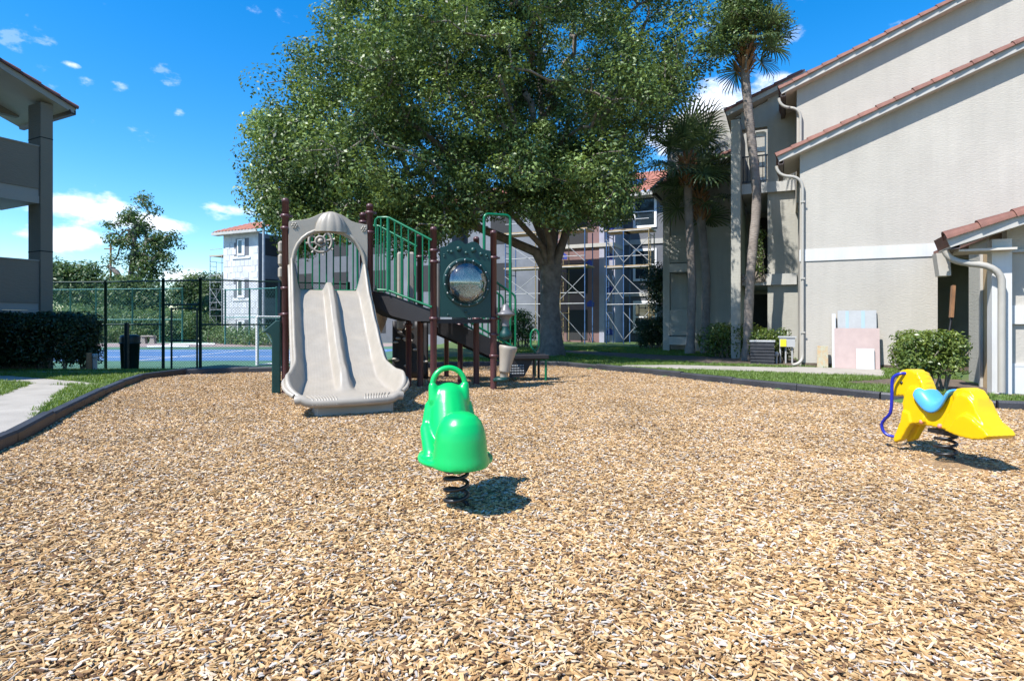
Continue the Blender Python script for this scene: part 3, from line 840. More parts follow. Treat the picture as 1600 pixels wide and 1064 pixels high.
def window(wc, zc, ww, hh, d, boarded=False):
    mb = MB(); fr = 0.12
    wbox(mb, wc - ww / 2 - fr, wc + ww / 2 + fr, d - 0.06, d - 0.002, zc + hh / 2, zc + hh / 2 + fr)
    wbox(mb, wc - ww / 2 - fr, wc + ww / 2 + fr, d - 0.06, d - 0.002, zc - hh / 2 - fr, zc - hh / 2)
    for s in (-1, 1):
        x0 = wc + s * ww / 2 - (fr if s < 0 else 0)
        wbox(mb, x0, x0 + fr, d - 0.06, d - 0.002, zc - hh / 2, zc + hh / 2)
    f = mb.build('window', 'white_pvc', cb)
    mb = MB(); wbox(mb, wc - ww / 2, wc + ww / 2, d - 0.02, d - 0.004, zc - hh / 2, zc + hh / 2); mb.build('pane', 'glass', f)
    mb = MB(); wbox(mb, wc - ww / 2, wc + ww / 2, d - 0.045, d - 0.021, zc - 0.03, zc + 0.03); mb.build('sash_bar', 'white_pvc', f)
def opening(wc, zc, ww, hh, d):
    mb = MB(); wbox(mb, wc - ww / 2, wc + ww / 2, d - 0.012, d - 0.003, zc - hh / 2, zc + hh / 2); mb.build('window_opening', 'dark_interior', cb)
for z in (6.65, 3.95, 1.3):
    window(-6.65, z, 0.95, 1.4, 15)
for z in (5.6, 3.2, 0.9):
    opening(-9.6, z, 1.1, 1.5, 13.0)
for z in (6.1, 3.55, 1.1):
    opening(-19.0, z, 1.3, 1.5, 13.6); opening(-14.4, z, 1.3, 1.5, 14.2)
    opening(-23.5, z, 1.3, 1.5, 15); opening(-26.5, z, 1.3, 1.5, 15); opening(-29.5, z, 1.3, 1.5, 15)
for z, hh in ((6.08, 1.15), (3.3, 1.25), (0.65, 1.1)):
    mb = MB(); wbox(mb, -33.95, -32.55, 12.985, 12.997, z - hh / 2, z + hh / 2); rc = mb.build('window_opening', 'housewrap', cb)
    mb = MB()
    for x in (-33.6, -33.15, -33.0): wbox(mb, x, x + 0.09, 12.94, 12.98, z - hh * 0.42, z + hh * 0.45)
    wbox(mb, -33.62, -32.92, 12.94, 12.978, z - hh * 0.5, z - hh * 0.38); wbox(mb, -33.62, -32.92, 12.94, 12.978, z + hh * 0.38, z + hh * 0.46)
    mb.build('frame', 'white_pvc', rc)
    mb = MB(); wbox(mb, -33.5, -33.16, 12.95, 12.979, z - hh * 0.3, z + hh * 0.36); mb.build('pane', 'glass', rc)
    mb = MB(); wbox(mb, -34.1, -32.4, 12.94, 12.997, z - hh / 2 - 0.22, z - hh / 2 - 0.12); mb.build('sill', 'block_white', rc)
    mb = MB(); mb.obox(wa(-31.65, 13.5, z - hh / 2), DD * 1.1, DW * 0.012, Z * hh); mb.build('window_opening', 'dark_interior', cb)
# masonry courses of the end tower
rndw = random.Random(3)
mat('block_patch', (0.52, 0.525, 0.535), 0.85, rand=0.10)
pm = None
for r_ in range(17):
    for c_ in range(8):
        z = 0.0 + r_ * 0.4; w = -34.98 + c_ * 0.405 + (0.2 if r_ % 2 else 0)
        if w + 0.39 > -31.72 or rndw.random() < 0.25: continue
        if -34.15 < w < -32.2 and any(abs(z + 0.2 - zz) < 0.85 for zz in (6.08, 3.3, 0.65)): continue
        if pm is None:
            mb = MB(); mb.obox(Vector((0, 0, 0)), DW * 0.385, DD * -0.012, Z * 0.38); ob = mb.build('block', 'block_patch', None); pm = ob.data
        else: ob = bpy.data.objects.new('block', pm); COL.objects.link(ob)
        ob.parent = cb; ob.location = wa(w, 12.998 - rndw.uniform(0, 0.006), z) - root_loc(cb)
# blue maker's marks printed on the sheathing
for (w, z, d) in ((-10.9, 3.05, 13.0), (-10.95, 0.75, 13.0), (-10.3, 4.3, 13.0), (-8.95, 3.9, 13.0), (-10.9, 1.9, 13.0), (-8.9, 1.9, 13.0), (-7.98, 4.2, 13.3), (-7.98, 2.6, 13.3), (-7.98, 0.5, 13.3), (-7.98, 5.6, 13.3)):
    mb = MB(); mb.prism([(-0.18, -0.1), (0.18, -0.1), (0.18, 0.06), (0.23, 0.06), (0.0, 0.24), (-0.23, 0.06), (-0.18, 0.06)], wa(w, d - 0.01, z), DW, Z, DD * 0.006); mb.build('printed_mark', 'print_blue', cb)
# roofs: barrel tile field in real relief, ridge along the block
def tile_field(w0, w1, d0, d1, z0, z1, par, name='roof', m='tile_clay', pitch=0.30, courses=None):
    n = int((w1 - w0) / pitch); c = courses or max(2, int(math.hypot(d1 - d0, z1 - z0) / 0.42))
    A = []; F = []; k = 5
    per = n * k + 1
    for j in range(c + 1):
        for lift in ((0.0,) if j in (0, c) else (0.05, 0.0)):
            t = j / c
            for i in range(per):
                ph = (i % k) / k
                h = 0.085 * abs(math.sin(math.pi * ph)) + lift
                A.append(wa(w0 + (w1 - w0) * i / (per - 1), d0 + (d1 - d0) * t, z0 + (z1 - z0) * t + h))
    rows = len(A) // per
    for j in range(rows - 1):
        for i in range(per - 1): F.append((j * per + i, j * per + i + 1, (j + 1) * per + i + 1, (j + 1) * per + i))
    mb = MB(); mb.add(A, F); o = mb.build(name, m, par, fix=False); o['kind'] = 'stuff'; return o
mat('tile_far', (0.30, 0.115, 0.075), 0.8, var=0.25, vscale=1.5)
tile_field(-31.0, -5.0, 14.5, 20.0, 7.55, 9.9, cb, m='tile_far')
tile_field(-35.5, -31.2, 12.5, 16.0, 7.08, 8.3, cb, m='tile_far')
tile_field(-34.0, -31.2, 16.0, 18.0, 8.2, 9.0, cb, m='tile_far')
tile_field(-11.6, -7.5, 12.5, 15.2, 6.75, 7.75, cb, m='tile_far')
cwall(-35.5, -31.2, 12.45, 12.5, 6.92, 7.1, 'fascia_white', 'fascia')
cwall(-35.5, -31.25, 12.5, 12.98, 6.93, 6.97, 'soffit', 'soffit')
cwall(-31.0, -5.0, 14.44, 14.49, 7.38, 7.58, 'fascia_white', 'fascia')
cwall(-31.0, -5.0, 14.5, 14.99, 7.40, 7.44, 'soffit', 'soffit')
cwall(-11.6, -7.5, 12.44, 12.49, 6.58, 6.78, 'fascia_white', 'fascia')
sp_ = MB(); sp_.obox(wa(-8.9, 15.6, 8.15), DW * 1.9, DD * 1.6 + Z * 0.68, Z * 0.06); sp_.build('solar_panel', 'solar', cb)

# ---- scaffolds
def scaffold(name, label, w_list, d0, d1, levels, cols, plank_levels, group='scaffolds at the unfinished block', r=0.028):
    s = empty(name, wa(w_list[0], d0, 0.0), label, 'scaffold', group)
    top = levels[-1]
    for i, w in enumerate(w_list):
        for d in (d0, d1):
            mb = MB(); mb.tube([wa(w, d, -0.3), wa(w, d, top)], r, n=6); mb.build('upright', cols[i % len(cols)], s)
        if i % 2 == 0:
            for j, z in enumerate(levels[:-1]):           # ladder rungs of the end frames
                mb = MB()
                for q in range(5): mb.tube([wa(w, d0, z + 0.15 + q * 0.33), wa(w, d0 + (d1 - d0) * (0.35 if q < 4 else 1), z + 0.15 + q * 0.33)], r * 0.7, n=5)
                mb.tube([wa(w, d0 + (d1 - d0) * 0.35, z + 0.1), wa(w, d0 + (d1 - d0) * 0.35, z + 1.5)], r * 0.7, n=5)
                mb.build('ladder_frame', cols[i % len(cols)], s)
    for i in range(len(w_list) - 1):
        a, b_ = w_list[i], w_list[i + 1]
        for j, z in enumerate(levels[:-1]):
            z2 = levels[j + 1]
            mb = MB(); mb.tube([wa(a, d0 - 0.03, z + 0.2), wa(b_, d0 - 0.03, z2 - 0.35)], r * 0.55, n=5)
            if (i + j) % 2 == 0: mb = MB()
            mb.tube([wa(a, d0 - 0.05, z2 - 0.35), wa(b_, d0 - 0.05, z + 0.25)], r * 0.55, n=5)
            mb.build('cross_brace', 'scaffold_galv', s)
            mb = MB(); mb.tube([wa(a, d0, z2), wa(b_, d0, z2)], r * 0.8, n=5); mb.tube([wa(a, d0, z2 + 0.5), wa(b_, d0, z2 + 0.5)], r * 0.7, n=5)
            mb.build('ledger', 'scaffold_galv', s)
            if j in plank_levels:
                for q in range(3):
                    mb = MB(); mb.obox(wa(a - 0.1, d0 + q * (d1 - d0) / 3 + 0.01, z2 + 0.03), DW * (b_ - a + 0.2), DD * ((d1 - d0) / 3 - 0.02), Z * 0.06); mb.build('plank', 'plank', s)
    return s
scaffold('scaffold', 'blue and yellow pipe scaffold against the pinkish bay, right of the trunk', [-12.6, -11.0, -9.75, -8.55], 11.0, 12.2, [0.0, 1.9, 3.6, 5.3], ['scaffold_blue', 'scaffold_yellow', 'scaffold_yellow', 'scaffold_blue'], (1, 2))
scaffold('scaffold', 'blue ladder-frame scaffold in front of the grey windowed wall', [-7.7, -6.9, -5.75], 11.6, 12.8, [0.0, 1.85, 3.55, 5.2], ['scaffold_blue', 'scaffold_blue', 'scaffold_yellow'], (1, 2))
scaffold('scaffold', 'thin scaffold standing left of the white end tower', [-36.6, -35.4], 13.2, 14.6, [0.0, 1.9, 3.8, 5.6], ['scaffold_galv'], (2,))
# ------------------------------------------------------------------ play structure
UA = R(20)
U = Vector((math.cos(UA), math.sin(UA), 0)); V = Vector((-math.sin(UA), math.cos(UA), 0))
P1 = Vector((-3.32, 8.44, 0)); P2 = Vector((-2.18, 8.83, 0)); P3 = Vector((-2.47, 9.54, 0)); P4 = Vector((-3.60, 9.15, 0))
P5 = Vector((-1.18, 8.66, 0)); P6 = Vector((-0.29, 9.0, 0)); P7 = Vector((-0.60, 9.68, 0)); P8 = Vector((-1.49, 9.34, 0))
ps = empty('play_structure', (-2.0, 9.0, 0), 'brown-posted play structure with double beige slide, green rails and bubble panel', 'play structure')
def post(p, top, r=0.05, caps=True):
    mb = MB(); mb.lathe([(r, -0.05), (r, top - 0.05), (r * 1.04, top - 0.05), (r * 1.04, top - 0.02), (r * 0.85, top), (r * 0.4, top + 0.012), (0.0, top + 0.014)], 16, c=p); return mb.build('post', 'post_brown', ps)
def clamp(p, z, r=0.05, d=None):
    mb = MB(); mb.lathe([(r + 0.001, z - 0.022), (r + 0.016, z - 0.022), (r + 0.016, z + 0.022), (r + 0.001, z + 0.022)], 16, c=p)
    if d is not None: mb.beam(p + Vector((0, 0, z)), p + Vector((0, 0, z)) + Vector(d).normalized() * (r + 0.05), 0.04, 0.03)
    mb.build('clamp', 'post_brown', ps)
for p in (P1, P2, P3, P4): post(p, 2.85)
for p in (P5, P6, P7, P8): post(p, 2.47)
for p, zs in ((P1, (0.17, 1.16, 1.54, 2.42, 2.6)), (P2, (1.5, 2.42, 2.72)), (P3, (1.55, 2.7)), (P5, (1.1, 1.95, 2.12)), (P6, (0.52, 0.85, 1.1, 2.05)), (P7, (1.1, 2.1)), (P8, (1.1, 2.1))):
    for z in zs: clamp(p, z, d=U)
def short(p, top):
    post(p, top, 0.045); clamp(p, top - 0.06)
for p in (Vector((-1.66, 9.25, 0)), Vector((-0.9, 10.0, 0)), Vector((-1.24, 10.9, 0)), Vector((-2.9, 10.2, 0))): short(p, 1.06)

# decks
mb = MB(); mb.prism([(P1.x, P1.y), (P2.x, P2.y), (P3.x, P3.y), (P4.x, P4.y)], (0, 0, 1.44), (1, 0, 0), (0, 1, 0), (0, 0, 0.06)); mb.build('deck', 'deck_brown', ps)
mb = MB(); mb.prism([(P5.x, P5.y), (P6.x, P6.y), (P7.x, P7.y), (P8.x, P8.y)], (0, 0, 1.03), (1, 0, 0), (0, 1, 0), (0, 0, 0.06)); mb.build('deck', 'deck_brown', ps)

# steps between the decks: side plates, treads
def lerp(a, b_, t): return a + (b_ - a) * t
def stair(pa, pb, qa, qb, za, zb, nst, plate):
    for (a, b_) in ((pa, pb), (qa, qb)):
        d = (b_ - a); L = d.length; dn = d.normalized(); nn = Vector((dn.y, -dn.x, 0))
        mb = MB(); mb.prism([(L * x, z) for x, z in plate], a - nn * 0.015, dn, Vector((0, 0, 1)), nn * 0.03); mb.build('stringer', 'deck_brown', ps)
    for i in range(nst):
        t0, t1 = i / nst, (i + 1) / nst; z = za + (zb - za) * (i + 0.5) / nst
        a, b_, c, d = lerp(pa, pb, t0), lerp(pa, pb, t1), lerp(qa, qb, t1), lerp(qa, qb, t0)
        mb = MB(); mb.prism([(p.x, p.y) for p in (a, b_, c, d)], (0, 0, z - 0.03), (1, 0, 0), (0, 1, 0), (0, 0, 0.03)); mb.build('step', 'deck_brown', ps)
stair(P2, P5, P3, P8, 1.5, 1.09, 3, [(0.06, 1.52), (0.22, 1.50), (0.96, 1.235), (0.96, 1.06), (0.66, 1.06), (0.36, 1.14), (0.06, 1.30)])

def rail_panel(a, b_, top, bot, bars, r=0.019, rb=0.012, name='railing'):
    """tubular guard: top and bottom rails given as lists of (t, z), bars as list of t"""
    def pt(t, z): p = lerp(a, b_, t); return Vector((p.x, p.y, z))
    def zat(l, t):
        for (t0, z0), (t1, z1) in zip(l[:-1], l[1:]):
            if t0 <= t <= t1: return z0 + (z1 - z0) * (t - t0) / max(1e-6, t1 - t0)
        return l[-1][1] if t > l[-1][0] else l[0][1]
    mb = MB(); mb.tube([pt(*q) for q in top], r, n=8); mb.tube([pt(*q) for q in bot], r, n=8)
    o = mb.build(name, 'rail_green', ps)
    for t in bars:
        m2 = MB(); m2.tube([pt(t, zat(bot, t)), pt(t, zat(top, t))], rb, n=6); m2.build('baluster', 'rail_green', o)
    return o
ra, rb_ = P2, P5
top = [(0.06, 2.50), (0.075, 2.60), (0.11, 2.635), (0.24, 2.635), (0.29, 2.625), (0.95, 2.27)]
bot = [(0.06, 1.54), (0.26, 1.53), (0.95, 1.27)]
off = Vector((0.03, -0.05, 0))
rail_panel(P2 + off, P5 + off, top, bot, [0.08, 0.16, 0.27, 0.375, 0.48, 0.59, 0.70, 0.81, 0.91])
rail_panel(P3, P8, top, bot, [0.08, 0.17, 0.27, 0.375, 0.48, 0.59, 0.70, 0.81, 0.91])
# wider flat bar near the head of the front guard
mb = MB(); p = lerp(P2 + off, P5 + off, 0.27); mb.tube([Vector((p.x, p.y, 1.5)), Vector((p.x, p.y, 2.63))], 0.024, n=8); mb.build('guard_post', 'rail_green', ps)
# rear guard of the upper deck, seen through the arch
back = rail_panel(P4, P3, [(0.07, 1.66), (0.075, 2.46), (0.10, 2.50), (0.90, 2.50), (0.925, 2.46), (0.93, 1.66)], [(0.07, 1.66), (0.085, 1.59), (0.12, 1.56), (0.88, 1.56), (0.915, 1.59), (0.93, 1.66)], [0.16, 0.25, 0.34, 0.43, 0.52, 0.61, 0.70, 0.79, 0.87])
# beige side panel with ribbed edge on the left of the upper deck
mb = MB()
for i in range(3): mb.box(lerp(P1, P4, 0.52) + Vector((-0.06, 0, 1.78 + i * 0.19)), (0.08, 0.62, 0.18), 0.03, rot=rotz(UA).to_3x3())
mb.build('side_panel', 'plastic_beige', ps)

# ship's wheel on the rear guard
wc = lerp(P4, P3, 0.44) - V * 0.09 + Vector((0, 0, 2.34))
mb = MB(); ring = []
def wheel_pt(a, r, f=0.0): return wc + U * (r * math.cos(a)) + Vector((0, 0, r * math.sin(a))) - V * f
mb.tube([wheel_pt(2 * math.pi * i / 28, 0.175) for i in range(28)], 0.022, n=8, closed=True)
mb.tube([wheel_pt(2 * math.pi * i / 20, 0.075, 0.015) for i in range(20)], 0.018, n=8, closed=True)
mb.ball(wc - V * 0.03, 0.045)
for i in range(8):
    a = 2 * math.pi * i / 8 + 0.2; mb.tube([wheel_pt(a, 0.04), wheel_pt(a, 0.19), wheel_pt(a, 0.225)], [0.014, 0.016, 0.024], n=8)
mb.build('ship_wheel', 'plastic_beige_dark', ps)

# ---- beige arch over the slide head
LU = (P2 - P1).length; UU = (P2 - P1).normalized(); VV = Vector((-UU.y, UU.x, 0))
def au(zx): return (zx - 150) / 368 * LU
outer = [(165, 1.785), (163, 2.2), (164, 2.52), (190, 2.535), (220, 2.55), (250, 2.575), (275, 2.615), (300, 2.66), (325, 2.683), (345, 2.69), (365, 2.683), (390, 2.66), (412, 2.62), (432, 2.575), (455, 2.55), (485, 2.535), (506, 2.525), (508, 2.2), (506, 1.785)]
inner = [(488, 1.785), (486, 1.93), (478, 2.05), (464, 2.15), (446, 2.235), (420, 2.31), (390, 2.36), (360, 2.38), (332, 2.385), (300, 2.375), (270, 2.35), (242, 2.30), (222, 2.24), (206, 2.16), (196, 2.05), (190, 1.93), (187, 1.785)]
mb = MB(); mb.prism([(au(a), z) for a, z in outer + inner], P1 - VV * 0.05, UU, Vector((0, 0, 1)), VV * 0.07)
archo = mb.build('arch_panel', 'plastic_beige', ps)
bv = archo.modifiers.new('b', 'BEVEL'); bv.width = 0.014; bv.segments = 2; bv.limit_method = 'ANGLE'
# moulded rim round the opening
mb = MB(); mb.tube([P1 - VV * 0.055 + UU * au(a) + Vector((0, 0, z)) for a, z in [(178, 1.79), (180, 1.95), (188, 2.08), (202, 2.19), (222, 2.28), (246, 2.345), (276, 2.395), (310, 2.42), (340, 2.425), (370, 2.42), (400, 2.39), (428, 2.345), (452, 2.27), (470, 2.185), (486, 2.08), (494, 1.95), (496, 1.79)]], 0.027, n=8)
mb.build('arch_moulding', 'plastic_beige', archo)
# ribbed half dome (melon shape) at the crown
mb = MB(); vs = []; fs = []; NA, NB = 49, 12
cen = P1 - VV * 0.045 + UU * au(345) + Vector((0, 0, 2.385))
for j in range(NB + 1):
    ph = (math.pi / 2) * j / NB
    for i in range(NA):
        th = math.pi * i / (NA - 1)
        lob = 1.0 + 0.07 * abs(math.sin(th * 5.0)) - 0.03
        rr_ = lob * math.cos(ph * 0.98)
        vs.append(cen + UU * (-0.225 * math.cos(th) * rr_) - VV * (0.13 * math.sin(th) * rr_) + Vector((0, 0, 0.31 * math.sin(ph))))
for j in range(NB):
    for i in range(NA - 1): fs.append((j * NA + i, j * NA + i + 1, (j + 1) * NA + i + 1, (j + 1) * NA + i))
mb.add(vs, fs, True); mb.build('dome_motif', 'plastic_beige', archo)
for a in (188, 490):       # rosette reliefs in the corners
    c = P1 - VV * 0.052 + UU * au(a) + Vector((0, 0, 2.46)); mb = MB()
    for k in range(6):
        t = k * math.pi / 3; mb.ball(c + UU * 0.032 * math.cos(t) + Vector((0, 0, 0.032 * math.sin(t))), (0.017, 0.012, 0.017), 8, 6)
    mb.ball(c, (0.016, 0.015, 0.016), 8, 6); mb.build('rosette', 'plastic_beige', archo)

# ---- double slide: one moulded sheet with two chutes, divider and rolled rims
SDIR = Vector((0.395, -0.919, 0)).normalized(); SRT = Vector((-SDIR.y, SDIR.x, 0))      # SRT points to the picture's right
SO = lerp(P1, P2, 0.5) - VV * 0.03
if SRT.x < 0: SRT = -SRT
def bed_z(s):
    pts = [(-0.12, 1.52), (0.06, 1.52), (0.22, 1.45), (0.5, 1.20), (0.9, 0.84), (1.3, 0.52), (1.6, 0.34), (1.9, 0.245), (2.2, 0.225), (2.34, 0.235), (2.44, 0.225), (2.5, 0.18)]
    for (a, za), (c, zc) in zip(pts[:-1], pts[1:]):
        if s <= c:
            t = (s - a) / (c - a); return za + (zc - za) * (t * t * (3 - 2 * t) * 0.35 + t * 0.65)
    return pts[-1][1]
NS, NW = 64, 81
def slide_pt(i, j):
    s = -0.08 + 2.56 * i / (NS - 1); w = -1 + 2 * j / (NW - 1)
    flare = sstep(1.45, 2.15, s); half = 0.545 + 0.02 * sstep(0, 1.4, s) + 0.12 * flare
    end = sstep(2.12, 2.46, s)
    half *= 1 - 0.16 * sstep(2.2, 2.48, s) ** 2
    aw = abs(w)
    hw = (0.34 - 0.12 * sstep(0.0, 0.5, s) + 0.02 * flare) * (1 - 0.80 * end)
    wall = hw * (sstep(0.74, 0.95, aw) - 0.35 * sstep(0.965, 1.0, aw))
    hd = (0.12 + 0.07 * sstep(0.1, 0.5, s)) * sstep(-0.12, 0.06, s) * (1 - sstep(1.72, 2.06, s))
    div = hd * (1 - sstep(0.05, 0.18, aw))
    head = 0.14 * sstep(0.3, -0.05, s) * sstep(0.72, 0.93, aw)
    grooves = 0.0022 * math.sin(w * 150) * (1 if 0.18 < aw < 0.72 else 0) * sstep(0.1, 0.3, s) * (1 - end)
    z = bed_z(s) + wall + div + head + grooves
    front = sstep(2.38, 2.48, s)
    curve = -0.10 * aw ** 2 * sstep(1.7, 2.4, s) * (s - 1.7)
    return SO + SDIR * (s + curve) + SRT * (w * half) + Vector((0, 0, z))
vs = [slide_pt(i, j) for i in range(NS) for j in range(NW)]
fs = [(i * NW + j, i * NW + j + 1, (i + 1) * NW + j + 1, (i + 1) * NW + j) for i in range(NS - 1) for j in range(NW - 1)]
mb = MB(); mb.add(vs, fs, True)
slide = mb.build('double_slide', 'plastic_beige', ps)
so_ = slide.modifiers.new('s', 'SOLIDIFY'); so_.thickness = 0.03; so_.offset = -1.0
# rolled rims down both sides and round the exit
for side in (-1, 1):
    pts = []
    for i in range(0, NS, 2):
        p = slide_pt(i, 0 if side < 0 else NW - 1); pts.append(p + Vector((0, 0, -0.01)))
    mb = MB(); mb.tube(pts, 0.026, n=8); mb.build('side_rim', 'plastic_beige', slide)
mb = MB(); mb.tube([slide_pt(NS - 1, j) - Vector((0, 0, 0.022)) - SDIR * 0.02 for j in range(0, NW, 4)], 0.052, n=10); mb.build('exit_rim', 'plastic_beige', slide)
for side in (-1, 1):        # moulded grip ridges on the lip
    mb = MB()
    for k in range(9):
        w = side * (0.26 + k * 0.052); j = int((w + 1) / 2 * (NW - 1)); p = slide_pt(int(0.945 * NS), j)
        q = slide_pt(NS - 1, j); mb.tube([p + Vector((0, 0, 0.002)), lerp(p, q, 0.6) + Vector((0, 0, 0.016)), q + SDIR * 0.01 + Vector((0, 0, 0.012)), q + SDIR * 0.02 - Vector((0, 0, 0.04))], 0.013, n=6)
    mb.build('grip_ridges', 'plastic_beige', slide)
mb = MB(); mb.box(SO + SDIR * 2.14 + SRT * 0.06 + Vector((0, 0, 0.075)), (0.86, 0.42, 0.21), 0.03, rot=rotz(math.atan2(SRT.y, SRT.x)).to_3x3()); mb.build('slide_foot', 'plastic_beige_dark', slide)

# ---- bubble panel
LB_ = (P6 - P5).length; UB = (P6 - P5).normalized(); VB = Vector((-UB.y, UB.x, 0))
def bu(zx): return (zx - 405) / (728 - 405) * LB_
def bz(zy): return CAM_H + (503 - (310 + zy / 3.43)) / 900 * 8.83
outl = [(438, 637), (438, 285), (441, 268), (458, 265), (472, 262), (482, 252), (490, 242), (508, 235), (525, 229), (540, 229), (555, 236), (568, 246), (578, 246), (590, 239), (604, 232), (620, 232), (636, 238), (648, 250), (656, 262), (668, 270), (690, 274), (706, 276), (709, 290), (709, 640)]
ctr = (bu(578), bz(452)); RB = 0.325
hole = [(ctr[0] + RB * math.cos(2 * math.pi * k / 40), ctr[1] + RB * math.sin(2 * math.pi * k / 40)) for k in range(40)]
mb = MB(); mb.prism([(bu(a), bz(c)) for a, c in outl], P5 - VB * 0.035, UB, Vector((0, 0, 1)), VB * 0.05, holes=[hole])
pan = mb.build('bubble_panel', 'panel_green', ps)
bm_ = bpy.data.materials.new('clear_plastic'); bm_.use_nodes = True
t = bm_.node_tree; t.nodes.remove(t.nodes['Principled BSDF'])
tr = t.nodes.new('ShaderNodeBsdfTransparent'); tr.inputs[0].default_value = (0.90, 0.93, 0.93, 1)
gl = t.nodes.new('ShaderNodeBsdfGlossy'); gl.inputs['Roughness'].default_value = 0.03; gl.inputs['Color'].default_value = (1, 1, 1, 1)
fr = t.nodes.new('ShaderNodeLayerWeight'); fr.inputs['Blend'].default_value = 0.42
mr_ = t.nodes.new('ShaderNodeMapRange'); mr_.inputs['To Min'].default_value = 0.09; mr_.inputs['To Max'].default_value = 0.95
t.links.new(fr.outputs['Fresnel'], mr_.inputs['Value'])
mx_ = t.nodes.new('ShaderNodeMixShader'); t.links.new(mr_.outputs[0], mx_.inputs[0]); t.links.new(tr.outputs[0], mx_.inputs[1]); t.links.new(gl.outputs[0], mx_.inputs[2])
t.links.new(mx_.outputs[0], t.nodes['Material Output'].inputs['Surface']); MATS['clear_plastic'] = bm_
bc = P5 - VB * 0.035 + UB * ctr[0] + Vector((0, 0, ctr[1]))
rotB = Matrix((UB, Vector((0, 0, 1)), -VB)).transposed()          # local z points out of the panel
mb = MB(); mb.lathe([(RB * 1.0 * math.cos(a), 0.22 * math.sin(a)) for a in [math.pi / 2 * i / 14 for i in range(15)]], 40, c=bc, rot=rotB)
bub = mb.build('bubble', 'clear_plastic', pan)
mb = MB(); mb.lathe([(RB - 0.012, 0.0), (RB - 0.012, 0.012), (RB + 0.05, 0.012), (RB + 0.055, 0.0)], 40, c=bc, rot=rotB); mb.build('bubble_ring', 'panel_green', pan)
for k in range(16):
    a = 2 * math.pi * k / 16 + 0.1
    mb = MB(); mb.ball(bc + UB * (RB + 0.022) * math.cos(a) + Vector((0, 0, (RB + 0.022) * math.sin(a))) - VB * 0.012, 0.012, 8, 6); mb.build('bolt', 'steel', pan)
for (a, c, r_) in ((458, 308, .012), (478, 290, .016), (497, 292, .022), (535, 275, .034), (575, 294, .022), (613, 277, .034), (655, 297, .024), (685, 302, .017), (692, 318, .012), (458, 318, .012), (572, 605, .02), (478, 625, .013), (590, 622, .015)):
    mb = MB(); mb.ball(P5 - VB * 0.035 + UB * bu(a) + Vector((0, 0, bz(c))), (r_ * 1.3, r_ * 1.0, r_ * 1.3), 12, 8); mb.build('stud', 'panel_green', pan)

# ---- bell stack and bongo drum on the right post
bp0 = P6 + Vector((0.19, -0.02, 0))
mb = MB(); mb.lathe([(0.018, 0.76), (0.03, 0.765)][::-1] + [(0.035, 0.77), (0.09, 0.79), (0.105, 0.83), (0.095, 0.885), (0.055, 0.945), (0.06, 0.99)], 20, c=bp0); mb.build('lower_bell', 'panel_green', ps)
mb = MB(); mb.lathe([(0.062, 0.985), (0.055, 1.05), (0.065, 1.10), (0.10, 1.14), (0.15, 1.155), (0.15, 1.185), (0.10, 1.20), (0.07, 1.25), (0.05, 1.30), (0.035, 1.325), (0.0, 1.33)], 20, c=bp0); mb.build('upper_bell', 'bell_grey', ps)
mb = MB(); mb.beam(P6 + Vector((0, 0, 1.17)), bp0 + Vector((0, 0, 1.17)), 0.03, 0.03); mb.beam(P6 + Vector((0, 0, 0.85)), bp0 + Vector((0, 0, 0.84)), 0.03, 0.03); mb.build('bell_bracket', 'post_brown', ps)
tilt = Matrix.Rotation(R(9), 3, 'Y')
dc = P6 + Vector((0.155, -0.04, 0.17))
mb = MB(); mb.lathe([(0.055, 0.0), (0.058, 0.04), (0.07, 0.10), (0.085, 0.10), (0.085, 0.125), (0.10, 0.25), (0.125, 0.40), (0.14, 0.46), (0.145, 0.495), (0.138, 0.51), (0.11, 0.515), (0.0, 0.512)], 24, c=dc, rot=tilt); mb.build('drum', 'plastic_beige', ps)
mb = MB(); mb.lathe([(0.09, 0.0), (0.115, 0.01), (0.115, 0.05), (0.08, 0.07), (0.0, 0.07)], 20, c=dc + Vector((-0.03, 0, -0.045))); mb.box(dc + Vector((-0.09, 0, -0.02)), (0.14, 0.14, 0.05), 0.015); mb.build('drum_foot', 'panel_green', ps)

# ---- tall green grab arch
def hoop(pl, pr, ztop, z0l, z0r, r=0.026, rad=0.09, name='grab_arch', m='rail_green'):
    pl, pr = Vector(pl), Vector(pr); d = (pr - pl); dn = d.normalized()
    zz = Vector((0, 0, 1))
    pts = [pl + zz * z0l] + arc(pl + zz * (ztop - rad), pl + zz * ztop, pl + dn * rad + zz * ztop, 6) + arc(pr - dn * rad + zz * ztop, pr + zz * ztop, pr + zz * (ztop - rad), 6) + [pr + zz * z0r]
    mb = MB(); mb.tube(pts, r, n=10); return mb.build(name, m, ps)
hoop((-0.47, 9.72, 0), (-0.03, 9.88, 0), 2.87, 1.1, 1.0)

# ---- lower stair to the transfer platform
SA, SB = Vector((-1.25, 9.75, 0)), Vector((0.0, 10.05, 0)); SV = V * 0.62
stair(SA, SB, SA + SV, SB + SV, 1.06, 0.50, 4, [(0.0, 1.08), (0.16, 1.06), (0.98, 0.62), (0.98, 0.38), (0.86, 0.36), (0.0, 0.86)])
rail_panel(SA - V * 0.03, SB - V * 0.03, [(0.45, 1.98), (0.72, 1.78), (1.0, 1.54), (1.03, 1.50), (1.04, 1.44), (1.04, 0.06)], [(0.42, 1.04), (1.03, 0.60)], [0.5, 0.58, 0.66, 0.74, 0.82, 0.90, 0.97])
rail_panel(SA + SV, SB + SV, [(0.45, 1.98), (0.72, 1.78), (1.0, 1.54), (1.03, 1.50), (1.04, 1.44), (1.04, 0.06)], [(0.42, 1.04), (1.03, 0.60)], [0.5, 0.58, 0.66, 0.74, 0.82, 0.90, 0.97])
